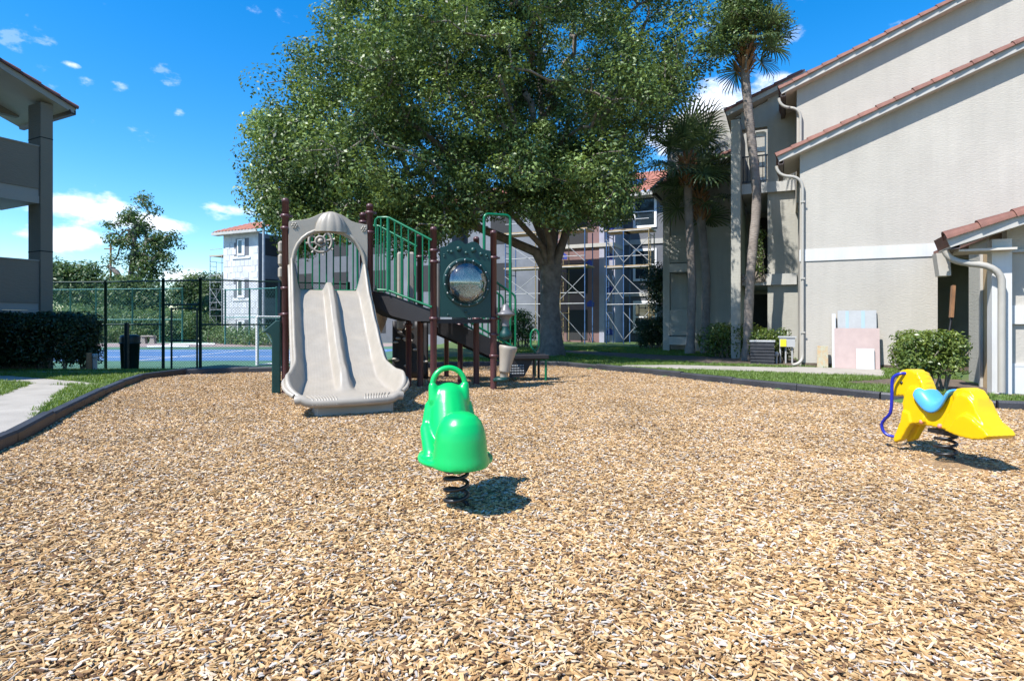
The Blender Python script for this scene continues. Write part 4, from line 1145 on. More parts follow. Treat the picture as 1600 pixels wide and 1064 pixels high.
tp = Vector((0.28, 10.28, 0.44)); rU = rotz(R(12)).to_3x3()
mb = MB(); mb.box(tp, (0.62, 0.62, 0.075), 0.012, rot=rU); mb.build('transfer_platform', 'deck_brown', ps)
mb = MB(); mb.prism([(-0.05, 0.08), (0.22, 0.10), (0.36, 0.36), (0.36, 0.41), (-0.05, 0.41)], (0.0, 9.98, 0), rU @ Vector((1, 0, 0)), (0, 0, 1), (0, 0.03, 0)); mb.build('riser', 'deck_brown', ps)
mb = MB()
for i in range(9):
    for j in range(4): mb.box(Vector((0.0, 9.972, 0)) + rU @ Vector((-0.02 + i * 0.028, 0, 0)) + Vector((0, 0, 0.16 + j * 0.045)), (0.014, 0.006, 0.022))
mb.build('riser_holes', 'meter_grey', ps)
for (dx, dy, m_) in ((0.27, -0.24, 'rail_green'), (0.06, -0.2, 'deck_brown'), (0.27, 0.26, 'deck_brown')):
    mb = MB(); p = tp + rU @ Vector((dx, dy, 0)); mb.tube([Vector((p.x, p.y, -0.05)), Vector((p.x, p.y, 0.42))], 0.022, n=8); mb.build('platform_leg', m_, ps)
# loop handle beside the platform
lc = Vector((0.42, 10.55, 0)); pts = []
for k in range(24):
    a = 2 * math.pi * k / 24; x, z = 0.075 * math.copysign(min(1, abs(math.cos(a)) * 1.15), math.cos(a)), 0.19 * math.sin(a)
    pts.append(lc + Vector((x, 0, 0.72 + z)))
mb = MB(); mb.tube(pts, 0.02, n=8, closed=True); mb.tube([lc + Vector((0, 0, 0.05)), lc + Vector((0, 0, 0.54))], 0.022, n=8); mb.build('loop_handle', 'rail_green', ps)

# ---- things behind: beige climber uprights, dark climbing wall with holds, far chute
for (x, y, w_, z0, z1) in ((-1.78, 10.15, 0.13, 0.9, 2.28), (-1.32, 10.05, 0.12, 1.0, 2.14), (-2.0, 10.3, 0.12, 0.9, 2.3)):
    mb = MB(); mb.box((x, y, (z0 + z1) / 2), (w_, 0.09, z1 - z0), 0.035, rot=rotz(UA).to_3x3()); mb.build('climber_upright', 'plastic_beige', ps)
mb = MB(); pts = []
for k in range(15):
    t_ = k / 14; pts.append(Vector((-0.78 + 0.16 * math.sin(t_ * 5.0), 9.9 - 0.1 * t_, 1.15 + 0.95 * t_)))
mb.tube(pts, 0.075, n=10); mb.build('climber_upright', 'plastic_beige', ps)
mb = MB(); vs = []; fs = []
for i in range(13):
    for j in range(9):
        a = -0.9 + 1.8 * i / 12; vs.append(Vector((-1.86 + 0.42 * math.sin(a), 10.35 + 0.3 * math.cos(a), 0.02 + 1.05 * j / 8)))
for i in range(12):
    for j in range(8): fs.append((i * 9 + j, (i + 1) * 9 + j, (i + 1) * 9 + j + 1, i * 9 + j + 1))
mb.add(vs, fs, True); cw_ = mb.build('climbing_wall', 'deck_brown', ps); cw_.modifiers.new('s', 'SOLIDIFY').thickness = 0.04
rr2 = random.Random(8)
for k in range(16):
    a = -0.75 + 1.5 * rr2.random(); z = 0.15 + 0.85 * rr2.random()
    mb = MB(); mb.ball((-1.86 + 0.42 * math.sin(a), 10.31 + 0.3 * math.cos(a) - 0.05, z), (0.05, 0.03, 0.024), 10, 6); mb.build('climbing_hold', 'plastic_beige_dark', cw_)
mb = MB(); mb.tube(arc((-2.3, 10.0, 1.4), (-2.35, 10.5, 1.0), (-3.0, 10.7, 0.35), 10), 0.16, n=12); mb.build('rear_chute', 'plastic_beige', ps)

# ---- green periscope board left of the front post
def pz(zx, zy): return ((zx - 148) / 2.877 / 106.6, CAM_H + (503 - (290 + zy / 2.877)) / 106.6)
po = [pz(*q) for q in ((50, 660), (108, 607), (128, 606), (128, 930), (92, 930), (92, 690), (86, 672), (74, 662))]
po = [(a, max(0.0, z)) for a, z in po]
mb = MB(); mb.prism(po, P1 - VV * 0.05 , UU, Vector((0, 0, 1)), VV * 0.12); pb = mb.build('periscope_board', 'panel_green', ps)
b2 = pb.modifiers.new('b', 'BEVEL'); b2.width = 0.012; b2.segments = 2; b2.limit_method = 'ANGLE'
mb = MB(); mb.beam(P1 + Vector((-0.09, 0, 0.17)), P1 + Vector((-0.02, 0, 0.17)), 0.04, 0.03); mb.beam(P1 + Vector((-0.09, 0, 1.16)), P1 + Vector((-0.02, 0, 1.16)), 0.04, 0.03); mb.build('board_bracket', 'post_brown', ps)
# ------------------------------------------------------------------ spring riders
def helix(c, r, z0, z1, turns, wire, n=18):
    pts = []
    N = int(turns * n)
    for i in range(N + 1):
        t = i / N; a = 2 * math.pi * turns * t
        e = 0.0
        pts.append(Vector(c) + Vector((r * math.cos(a), r * math.sin(a), z0 + (z1 - z0) * t)))
    mb = MB(); mb.tube(pts, wire, n=8); return mb

# ---- green rider seen from behind
fb = Vector((-0.313, 3.236, 0.0))
fr_ = empty('spring_rider', fb, 'bright green moulded spring rider with loop handle, seen from behind', 'spring rider', 'spring riders on the wood chips')
FM = Matrix.Translation(fb) @ rotz(R(16))
mb = MB(FM)
mb.lathe([(0.0, 0.27), (0.152, 0.272), (0.153, 0.30), (0.147, 0.34), (0.142, 0.39), (0.138, 0.43), (0.130, 0.47), (0.114, 0.51), (0.088, 0.542), (0.05, 0.562), (0.0, 0.57)], 32, c=(0, -0.13, 0))      # rump
mb.ball((0, 0.06, 0.40), (0.085, 0.17, 0.085), 20, 12)                    # saddle
def capsule(m, a, c, ra, rc, n=9):
    a, c = Vector(a), Vector(c)
    m.tube([a.lerp(c, k / n) for k in range(n + 1)], [ra + (rc - ra) * k / n for k in range(n + 1)], n=16)
    m.ball(a, ra, 16, 10); m.ball(c, rc, 16, 10)
capsule(mb, (0, 0.16, 0.37), (0, 0.25, 0.545), 0.13, 0.115)
mb.ball((0, 0.27, 0.58), (0.112, 0.115, 0.105), 20, 14)                   # head
for s in (-1, 1):
    capsule(mb, (s * 0.082, 0.235, 0.585), (s * 0.098, 0.245, 0.668), 0.045, 0.027)
    capsule(mb, (s * 0.135, 0.04, 0.30), (s * 0.142, 0.20, 0.42), 0.045, 0.038)   # leg guards
    capsule(mb, (s * 0.135, 0.22, 0.42), (s * 0.115, 0.25, 0.55), 0.035, 0.03)
# foot skirt: wide lip round the bottom
ring = []
for k in range(36):
    a = 2 * math.pi * k / 36; ring.append(Vector((0.198 * math.cos(a), 0.03 + 0.268 * math.sin(a), 0.283 + 0.02 * math.sin(a) ** 2)))
mb.tube(ring, 0.016, n=8, closed=True)
vs = [Vector((0, 0.04, 0.262)), Vector((0, 0.04, 0.298))] + [p + Vector((0, 0, -0.018)) for p in ring] + [p + Vector((0, 0, 0.014)) for p in ring]
m_ = 36; fs = []
for k in range(m_):
    k2 = (k + 1) % m_; fs += [(0, 2 + k2, 2 + k), (1, 2 + m_ + k, 2 + m_ + k2), (2 + k, 2 + k2, 2 + m_ + k2, 2 + m_ + k)]
mb.add(vs, fs, True)
blend_mesh(mb, 'body', 'frog_green', fr_, voxel=0.0085, smooth=9)
mb = MB(FM); pts = []
for k in range(17):
    a = math.pi * k / 16; pts.append(Vector((0.098 * math.cos(a), 0.245 + 0.01 * math.sin(a), 0.675 + 0.098 * math.sin(a))))
mb.tube([Vector((0.098, 0.245, 0.63))] + pts + [Vector((-0.098, 0.245, 0.63))], 0.0165, n=10); mb.build('loop_handle', 'frog_green', fr_)
mb = MB(FM); mb.box((0, 0.0, 0.252), (0.10, 0.16, 0.03), 0.01); mb.box((-0.015, -0.10, 0.25), (0.06, 0.06, 0.05), 0.015); mb.build('mount_bracket', 'frog_green', fr_)
helix(fb + Vector((0, 0, 0)), 0.064, 0.02, 0.225, 3.4, 0.0115).build('spring', 'steel_black', fr_)
mb = MB(); mb.lathe([(0.075, 0.215), (0.075, 0.238), (0.0, 0.238)], 20, c=fb); mb.build('spring_cap', 'steel_black', fr_)

# ---- yellow horse rider
HA = Vector((3.375, 3.965, 0)); HD = (Vector((3.235, 4.82, 0)) - HA).normalized(); HN = Vector((-HD.y, HD.x, 0))   # HN points to the horse's left, towards the viewer
hb = HA + HD * 0.43
hr = empty('spring_rider', hb, 'yellow horse-shaped spring rider with blue seat and blue bars', 'spring rider', 'spring riders on the wood chips')
def hp(a, z, n=0.0): return HA + HD * a + HN * n + Vector((0, 0, z))
# local outline (a along the body from tail to nose, z up); side surfaces follow as stations of half-width
prof_body = [(0.02, 0.30), (0.075, 0.355), (0.12, 0.44), (0.14, 0.505), (0.18, 0.55), (0.235, 0.565), (0.285, 0.555), (0.315, 0.52), (0.37, 0.47), (0.402, 0.435), (0.438, 0.413), (0.475, 0.42), (0.52, 0.455), (0.555, 0.505), (0.58, 0.575), (0.628, 0.636), (0.679, 0.667), (0.74, 0.666), (0.793, 0.648), (0.81, 0.60), (0.85, 0.545), (0.893, 0.475), (0.89, 0.437), (0.846, 0.43), (0.80, 0.445), (0.762, 0.45), (0.748, 0.40), (0.745, 0.30), (0.765, 0.235), (0.795, 0.17), (0.832, 0.085), (0.815, 0.055), (0.755, 0.09), (0.70, 0.185), (0.62, 0.235), (0.50, 0.245), (0.36, 0.235), (0.24, 0.222), (0.15, 0.215), (0.06, 0.235), (0.0, 0.27)]
core = [q for q in prof_body]
i0 = core.index((0.765, 0.235)); i1 = core.index((0.70, 0.185))
core = core[:i0] + [(0.755, 0.25), (0.71, 0.235)] + core[i1 + 1:]
mb = MB()
def slab(poly, n0, n1): mb.prism(poly, hp(0, 0, n0), HD, Vector((0, 0, 1)), HN * (n1 - n0))
slab(core, -0.058, 0.058)
# haunch swells in two steps, the lower one spreading into the hind feet
slab([(0.02, 0.275), (0.05, 0.33), (0.10, 0.40), (0.135, 0.475), (0.18, 0.52), (0.235, 0.53), (0.275, 0.51), (0.30, 0.455), (0.325, 0.39), (0.365, 0.32), (0.39, 0.25), (0.24, 0.23), (0.10, 0.235)], -0.088, 0.088)
slab([(-0.005, 0.265), (0.02, 0.30), (0.075, 0.335), (0.13, 0.375), (0.19, 0.39), (0.24, 0.355), (0.29, 0.295), (0.33, 0.245), (0.24, 0.225), (0.13, 0.218), (0.04, 0.235)], -0.118, 0.118)
# crupper ridge
slab([(0.13, 0.45), (0.145, 0.515), (0.18, 0.558), (0.235, 0.572), (0.285, 0.56), (0.315, 0.52), (0.30, 0.47), (0.22, 0.44)], -0.066, 0.066)
# chest and the two forelegs
chest = [(0.54, 0.27), (0.545, 0.42), (0.575, 0.50), (0.63, 0.53), (0.69, 0.52), (0.735, 0.46), (0.748, 0.40), (0.745, 0.30), (0.755, 0.26), (0.71, 0.235), (0.62, 0.245)]
slab(chest, -0.078, 0.078)
leg = [(0.745, 0.33), (0.765, 0.235), (0.795, 0.17), (0.832, 0.085), (0.815, 0.055), (0.755, 0.09), (0.70, 0.185), (0.66, 0.24), (0.68, 0.32)]
slab(leg, 0.028, 0.088); slab(leg, -0.088, -0.028)
# cheek, mane
slab([(0.70, 0.52), (0.72, 0.63), (0.76, 0.645), (0.79, 0.63), (0.81, 0.595), (0.85, 0.54), (0.885, 0.475), (0.88, 0.445), (0.845, 0.44), (0.79, 0.46), (0.745, 0.47)], -0.052, 0.052)
for k in range(6):
    t_ = k / 5; a_ = 0.60 + 0.055 * t_ - 0.02 * math.sin(t_ * 3); z_ = 0.47 + 0.165 * t_
    mb.ball(hp(a_ - 0.02, z_, 0.0), (0.066, 0.022, 0.022), 12, 8, rot=Matrix((HN, HD, Vector((0, 0, 1)))).transposed())
blend_mesh(mb, 'body', 'horse_yellow', hr, voxel=0.007, smooth=9)
# blue saddle lies over the dip as a curved shell
vs = []; fs = []
crest = [(0.318, 0.545), (0.34, 0.522), (0.37, 0.478), (0.402, 0.444), (0.44, 0.426), (0.48, 0.432), (0.52, 0.460), (0.56, 0.505), (0.595, 0.525), (0.625, 0.515)]
lower = [0.525, 0.468, 0.415, 0.378, 0.355, 0.350, 0.362, 0.388, 0.425, 0.468]
NSD = 17
for (a, z), zl in zip(crest, lower):
    for j in range(NSD):
        ph = -1 + 2 * j / (NSD - 1); sn = math.sin(ph * math.pi / 2); n = 0.092 * math.copysign(abs(sn) ** 0.75, sn); zz = z - (z - zl) * abs(ph) ** 2.4
        vs.append(hp(a, zz, n))
for i in range(len(crest) - 1):
    for j in range(NSD - 1): fs.append((i * NSD + j, i * NSD + j + 1, (i + 1) * NSD + j + 1, (i + 1) * NSD + j))
mb = MB(); mb.add(vs, fs, True); seat = mb.build('seat', 'seat_blue', hr); sm = seat.modifiers.new('s', 'SOLIDIFY'); sm.thickness = 0.022; sm.offset = 0.6
ss = seat.modifiers.new('u', 'SUBSURF'); ss.levels = 1; ss.render_levels = 1
# blue bent bar: handle at the cheek down to the foot peg, one each side
for s in (1, -1):
    bar = [(0.735, 0.632, 0.045), (0.76, 0.628, 0.085), (0.795, 0.60, 0.11), (0.808, 0.55, 0.115), (0.81, 0.45, 0.115), (0.818, 0.33, 0.115), (0.84, 0.28, 0.115), (0.885, 0.235, 0.115), (0.915, 0.19, 0.115), (0.905, 0.135, 0.11), (0.865, 0.105, 0.095), (0.80, 0.10, 0.06)]
    mb = MB(); pts = [hp(a, z, s * n) for a, z, n in bar]; sm_ = []
    for i in range(len(pts) - 1):
        p0 = pts[max(0, i - 1)]; p1 = pts[i]; p2 = pts[i + 1]; p3 = pts[min(len(pts) - 1, i + 2)]
        for k in range(4):
            t_ = k / 4; sm_.append(0.5 * ((2 * p1) + (p2 - p0) * t_ + (2 * p0 - 5 * p1 + 4 * p2 - p3) * t_ * t_ + (3 * p1 - p0 - 3 * p2 + p3) * t_ ** 3))
    sm_.append(pts[-1]); mb.tube(sm_, 0.0125, n=10); mb.build('side_bar', 'pipe_blue', hr)
for (a, z) in ((0.575, 0.268), (0.415, 0.262)):
    for s in (1, -1):
        mb = MB(); mb.ball(hp(a, z, s * 0.068), (0.017, 0.017, 0.019), 12, 8); mb.build('bolt_cap', 'bolt_pink', hr)
mb = MB(); mb.ball(hp(0.775, 0.552, 0.055), 0.014, 10, 8); mb.ball(hp(0.775, 0.552, -0.055), 0.014, 10, 8); mb.build('eye', 'steel_black', hr)
mb = MB(); mb.obox(hp(0.34, 0.195, -0.05), HD * 0.2, HN * 0.1, Vector((0, 0, 0.03))); mb.build('mount_plate', 'steel_black', hr)
helix(hb, 0.068, 0.015, 0.20, 3.1, 0.0115).build('spring', 'steel_black', hr)
# ------------------------------------------------------------------ fences, goal, bin and small things
def wire_net(mb, a, b_, z0, z1, pitch=0.075, th=0.0045):
    """chain-link: two families of straight diagonal wires clipped to the panel"""
    a, b_ = Vector(a), Vector(b_); d = b_ - a; L = d.length; dn = d.normalized(); H = z1 - z0; nn = Vector((dn.y, -dn.x, 0))
    n = int((L + H) / pitch)
    for fam in (1, -1):
        for i in range(n + 1):
            c = i * pitch - (H if fam > 0 else 0)
            if fam > 0: s0, s1 = max(0, c), min(L, c + H); t0, t1 = s0 - c, s1 - c
            else: s0, s1 = max(0, c - H), min(L, c); t0, t1 = c - s0, c - s1
            if s1 - s0 < 0.02: continue
            p = a + dn * s0 + Vector((0, 0, z0 + t0)) + nn * fam * 0.003; q = a + dn * s1 + Vector((0, 0, z0 + t1)) + nn * fam * 0.003
            v = Vector((0, 0, th * 1.4))
            mb.add([p, q, q + v, p + v], [(0, 1, 2, 3)])
def fence(label, pts, z0, z1, mid, posts_every=None, m_post='fence_green', m_wire='fence_wire', r=0.038, net=True, name='chain_link_fence', pitch=0.075, group=None):
    f = empty(name, (*pts[0], z0), label, 'fence', group)
    for i, p in enumerate(pts):
        mb = MB(); mb.lathe([(r, z0 - 0.1), (r, z1), (r * 1.1, z1), (r * 0.8, z1 + 0.03), (0, z1 + 0.04)], 10, c=(*p, 0)); mb.build('post', m_post, f)
    for i in range(len(pts) - 1):
        a, b_ = Vector((*pts[i], 0)), Vector((*pts[i + 1], 0))
        for z in mid + [z1 - 0.03]:
            mb = MB(); mb.tube([a + Vector((0, 0, z)), b_ + Vector((0, 0, z))], r * 0.6, n=6); mb.build('rail', m_post, f)
        if net:
            mb = MB(); wire_net(mb, a, b_, z0 + 0.03, z1 - 0.04, pitch); mb.build('wire_mesh', m_wire, f, fix=False)
    return f
FZ0, FZ1 = -0.24, 2.16
def gp(px, Y): return ((px - 800) / 900 * Y, Y)
f1 = [gp(-160, 16.2), gp(0, 15.9), gp(165, 15.6), gp(255, 15.2)]
fence('dark green chain-link fence left of the court gate', f1, FZ0, FZ1, [0.98])
f2 = [gp(313, 15.0), gp(440, 15.9), gp(545, 16.8)]
fence('dark green chain-link fence right of the court gate, behind the goal', f2, FZ0, FZ1 + 0.02, [0.98])
# gate between the two posts
gt = empty('gate', (*gp(285, 15.1), FZ0), 'chain-link court gate standing between two tall posts', 'gate')
ga, gb = Vector((*gp(258, 15.2), 0)), Vector((*gp(310, 15.0), 0))
mb = MB(); mb.tube([ga + Vector((0, 0, 2.13)), gb + Vector((0, 0, 2.13))], 0.024, n=6); mb.build('top_rail', 'fence_green', gt)
mb = MB(); mb.tube([ga + Vector((0, 0, 1.5)), gb + Vector((0, 0, 1.5))], 0.024, n=6); mb.build('transom_rail', 'fence_green', gt)
g0, g1 = Vector((*gp(268, 15.16), 0)), Vector((*gp(308, 15.02), 0))
mb = MB()
for p in (g0, g1): mb.tube([p + Vector((0, 0, -0.26)), p + Vector((0, 0, 1.41))], 0.026, n=8)
for z in (-0.24, 0.56, 1.40): mb.tube([g0 + Vector((0, 0, z)), g1 + Vector((0, 0, z))], 0.022, n=6)
mb.build('gate_frame', 'fence_green', gt)
mb = MB(); wire_net(mb, g0, g1, -0.24, 1.40); wire_net(mb, ga, gb, 1.5, 2.13); mb.build('wire_mesh', 'fence_wire', gt, fix=False)
# far fences of the court
fence('pale green chain-link fence along the far side of the court', [gp(60, 38), gp(110, 37.8), gp(150, 37.5), gp(207, 37.2), gp(250, 37), gp(285, 36.6)], CZ, 3.2, [1.2], m_post='fence_mint', m_wire='fence_mint', r=0.05, pitch=0.22)
fence('pale green chain-link fence in front of the white end tower', [gp(352, 33), gp(390, 32), gp(432, 31)], CZ, 2.9, [1.3], m_post='fence_mint', m_wire='fence_mint', r=0.05, pitch=0.22)

# soccer goal
gl_ = empty('soccer_goal', (*gp(405, 16.8), CZ), 'white tubular goal frame at the corner of the court', 'goal')
a, c = Vector((*gp(402, 17.0), CZ + 0.03)), Vector((*gp(455, 17.8), CZ + 0.03))
up = Vector((0, 0, 1.42)); bk = Vector((0.35, 1.1, 0))
mb = MB()
mb.tube([a, a + up], 0.05, n=8); mb.tube([c, c + up], 0.05, n=8); mb.build('goal_post', 'goal_white', gl_)
mb = MB(); mb.tube([a + up, c + up], 0.035, n=8); mb.build('crossbar', 'goal_white', gl_)
mb = MB(); mb.tube([a, c], 0.03, n=8); mb.tube([a, a + bk, c + bk, c], 0.025, n=8); mb.tube([a + up, a + bk], 0.02, n=8); mb.tube([c + up, c + bk], 0.02, n=8); mb.build('base_frame', 'goal_white', gl_)

# litter bin on a post
bx_, by_ = gp(203, 14.3); bz_ = ground_z(bx_, by_)
bn = empty('litter_bin', (bx_, by_, bz_), 'dark green round litter bin in front of the court fence', 'bin')
mb = MB(); mb.lathe([(0.175, 0.0), (0.185, 0.02), (0.212, 0.68), (0.235, 0.69), (0.235, 0.72), (0.218, 0.725)], 24, c=(bx_, by_, bz_)); mb.build('can', 'can_dark', bn)
mb = MB(); mb.lathe([(0.218, 0.72), (0.222, 0.82), (0.212, 0.87), (0.19, 0.90), (0.10, 0.915), (0.0, 0.917)], 24, c=(bx_, by_, bz_)); mb.build('lid', 'can_dark', bn)
mb = MB(); mb.box((bx_ + 0.10, by_ - 0.27, bz_ + 0.55), (0.085, 0.085, 1.32), 0.01); mb.build('mounting_post', 'can_dark', bn)
for z in (0.25, 0.5):
    mb = MB(); mb.box((bx_ + 0.10, by_ - 0.225, bz_ + z), (0.05, 0.06, 0.03)); mb.build('strap', 'can_dark', bn)
# stone bench at the far end of the court
bx2, by2 = gp(232, 34.5)
be = empty('bench', (bx2, by2, CZ), 'pale concrete bench across the court', 'bench')
mb = MB(); mb.box((bx2, by2, CZ + 0.45), (0.75, 0.35, 0.08), 0.02); mb.build('seat', 'concrete', be)
for s in (-1, 1):
    mb = MB(); mb.prism([(-0.16, 0.0), (0.16, 0.0), (0.10, 0.42), (-0.10, 0.42)], (bx2 + s * 0.27, by2 - 0.12, CZ + 0.0), (1, 0, 0), (0, 0, 1), (0, 0.24, 0)); mb.build('leg', 'concrete', be)
for i, (px, Y, L) in enumerate(((300, 31.5, 2.4), (262, 28.6, 2.0))):
    x, y = gp(px, Y); mb = MB(); mb.tube([(x - L / 2, y, CZ + 0.07), (x, y + 0.05, CZ + 0.08), (x + L / 2, y + 0.1, CZ + 0.07)], 0.06, n=8)
    tag(mb.build('pipe', 'goal_white', None, origin=(x, y, CZ)), ('long white pipe lying far back on the red end of the court', 'shorter white pipe lying at the edge of the blue court')[i], 'pipe')
# brown stump and grey utility box at the hedge end
x, y = gp(139, 12.05); z = ground_z(x, y)
mb = MB(); mb.lathe([(0.065, -0.03), (0.058, 0.1), (0.052, 0.38), (0.045, 0.40), (0, 0.40)], 12, c=(x, y, z)); tag(mb.build('stump', 'wood_stump', None, origin=(x, y, z)), 'short brown wooden stump at the end of the dark hedge', 'stump')
x, y = gp(147, 12.2); z = ground_z(x, y)
mb = MB(); mb.box((x, y, z + 0.14), (0.07, 0.12, 0.30), 0.01); mb.box((x, y, z + 0.335), (0.11, 0.14, 0.09), 0.02); tag(mb.build('utility_box', 'meter_grey', None, origin=(x, y, z)), 'small grey utility pedestal beside the brown stump', 'utility box')

# ---- boards leaning on the stucco wall
def lean(name, w0, w1, h, d, m, label, cat='board', th=0.02, z0=0.06, lean_=0.10, parent=None):
    o = wa(w0, d, z0); mb = MB(); upv = (Z * h + DD * lean_ * h).normalized() * h
    mb.obox(o, DW * (w1 - w0), upv, DD * th); ob = mb.build(name, m, parent, origin=o if parent is None else None)
    if parent is None: tag(ob, label, cat)
    return ob
gb_ = lean('foam_board', 0.73, 1.45, 1.24, -0.17, 'board_grey', 'pale grey foam board leaning behind the pink board', lean_=0.09)
lean('printed_stripe', 0.88, 0.94, 1.2, -0.172, 'print_pale_blue', '', th=0.001, z0=0.09, parent=gb_, lean_=0.09)
lean('printed_stripe', 1.17, 1.24, 1.2, -0.172, 'print_pale_blue', '', th=0.001, z0=0.09, parent=gb_, lean_=0.09)
lean('foam_strip', 0.62, 0.69, 1.17, -0.185, 'board_white', 'narrow white foam strip left of the pink board', lean_=0.09)
lean('pink_board', 0.66, 1.49, 0.86, -0.26, 'board_pink', 'pink foam board leaning on the stucco wall', lean_=0.10)
lean('white_board', 1.06, 1.385, 0.43, -0.315, 'board_white', 'small white board propped on the pink board', lean_=0.10)
lean('offcut_board', 0.33, 0.54, 0.47, -0.22, 'osb', 'short speckled wood offcut leaning on the stucco wall', lean_=0.12, th=0.035)

# broom left against the store wall
br = empty('push_broom', wa(2.44, -1.2, 0.05), 'dark broom standing head-up in the recess by the store', 'broom')
mb = MB(); mb.tube([wa(2.28, -1.55, 0.06), wa(2.47, -1.35, 1.15)], 0.017, n=6); mb.build('handle', 'steel_black', br)
mb = MB(); mb.beam(wa(2.46, -1.36, 1.13), wa(2.50, -1.32, 1.72), 0.13, 0.05, up=DW); mb.build('broom_head', 'wood_stump', br)

# ---- condenser, meters and tag by the wall corner
ac = empty('condenser_unit', wa(-0.85, 0.6, 0.05), 'dark grey air-conditioning condenser beside the downspout', 'condenser')
mb = MB(); mb.obox(wa(-1.05, 0.5, 0.05), DW * 0.52, DD * 0.52, Z * 0.52); mb.build('casing', 'ac_grey', ac)
for i in range(6):
    mb = MB(); mb.obox(wa(-1.06, 0.485, 0.10 + i * 0.075), DW * 0.54, DD * 0.014, Z * 0.03); mb.build('louvre', 'ac_grey', ac)
mb = MB(); mb.obox(wa(-1.07, 0.48, 0.575), DW * 0.56, DD * 0.56, Z * 0.03); mb.build('top_cover', 'meter_grey', ac)
mt = empty('utility_meter', wa(-0.3, 0.9, 0.05), 'grey utility meter with a yellow tag beside the condenser', 'meter')
mb = MB(); mb.obox(wa(-0.42, 0.9, 0.45), DW * 0.34, DD * 0.2, Z * 0.22); mb.obox(wa(-0.45, 0.88, 0.67), DW * 0.40, DD * 0.25, Z * 0.035); mb.build('meter_box', 'meter_grey', mt)
mb = MB()
for w in (-0.40, -0.28, -0.14): mb.tube([wa(w, 0.98, -0.02), wa(w, 0.98, 0.46)], 0.022, n=6)
mb.build('conduit', 'meter_grey', mt)
mb = MB(); mb.obox(wa(-0.40, 0.885, 0.46), DW * 0.13, DD * 0.006, Z * 0.17); mb.build('yellow_tag', 'tag_yellow', mt)
mb = MB(); mb.ball(wa(-0.48, 0.75, 0.28), (0.05, 0.05, 0.07), 10, 8); mb.tube([wa(-0.48, 0.75, 0.0), wa(-0.48, 0.75, 0.25)], 0.025, n=6); tag(mb.build('standpipe', 'meter_grey', None, origin=wa(-0.48, 0.75, 0.02)), 'short grey standpipe between condenser and meter', 'pipe')
# thin pole and utility mast far behind the court
x, y = gp(173, 62); mb = MB(); mb.tube([(x, y, -0.5), (x, y, 9.5)], [0.13, 0.10], n=8); mb.beam((x - 0.7, y, 8.9), (x + 0.3, y, 8.9), 0.1, 0.1)
tag(mb.build('utility_pole', 'wood_stump', None, origin=(x, y, 0)), 'thin wooden utility pole beside the tall sparse tree', 'pole')
x, y = gp(412, 36); mb = MB(); mb.tube([(x, y, -0.5), (x, y, 7.6)], [0.11, 0.08], n=8); mb.box((x, y, 7.6), (0.5, 0.25, 0.12), 0.03)
tag(mb.build('light_pole', 'scaffold_galv', None, origin=(x, y, 0)), 'pale steel light pole in front of the white end tower', 'pole')
# ------------------------------------------------------------------ trees and plants
def grow(skel, attract, rng, step=0.55, sag=0.12, rmin=0.009, rmax=0.34, gam=0.47, forward=0.0):
    """join attraction points to a starter skeleton: each takes the nearest node already grown; radii follow the number of tips carried"""
    nodes = [np.array(p, float) for p in skel['pts']]; par = list(skel['par']); n0 = len(nodes)
    root = np.array(skel['crotch'])
    order = np.argsort(np.linalg.norm(attract - root, axis=1))
    paths = []
    arr = np.zeros((len(nodes) + len(attract) * 9, 3)); arr[:n0] = np.array(nodes); cnt = n0
    tips = []
    for i in order:
        p = attract[i]
        d = arr[:cnt] - p
        dist = np.sqrt((d * d).sum(1))
        rt = np.linalg.norm(arr[:cnt] - root, axis=1); pr = np.linalg.norm(p - root)
        cost = dist + 0.6 * np.maximum(0, rt - pr + 0.2 * dist) + forward * (arr[:cnt, 2] > p[2] + 0.3)
        cost[:skel.get('first', 0)] += 100
        k = int(np.argmin(cost)); a = arr[k].copy(); L = dist[k]
        m = max(1, min(8, int(L / step) + 1)); path = [k]; prev = k
        jit = rng.normal(size=(m, 3)) * 0.07 * min(1, L)
        for q in range(1, m + 1):
            t = q / m; w = a + (p - a) * t; w = w + (jit[q - 1] if q < m else 0); w[2] += sag * L * math.sin(math.pi * t) * (1 if p[2] > a[2] else -0.3)
            arr[cnt] = w; par.append(prev); prev = cnt; path.append(cnt); cnt += 1
        paths.append(path); tips.append(prev)
    load = np.zeros(cnt)
    for tnode in tips:
        k = tnode
        while k >= 0: load[k] += 1; k = par[k]
    rad = np.clip(rmin * np.maximum(load, 1) ** gam, rmin, rmax)
    return arr[:cnt], par, rad, paths
def branch_mesh(arr, rad, paths, parent, name, material, n=6, thin=1.0):
    mb = MB()
    for p in paths:
        if len(p) < 2: continue
        pts = [Vector(arr[k]) for k in p]; rs = [rad[k] * thin for k in p]; rs[0] = min(rs[0], rs[1] * 1.25)
        mb.tube(pts, rs, n=n if max(rs) > 0.05 else 4, caps=False)
    return mb.build(name, material, parent, fix=False)
def proj(p): return 800 + 900 * p[0] / p[1], 503 - 900 * (p[2] - CAM_H) / p[1]

rng = np.random.default_rng(11)
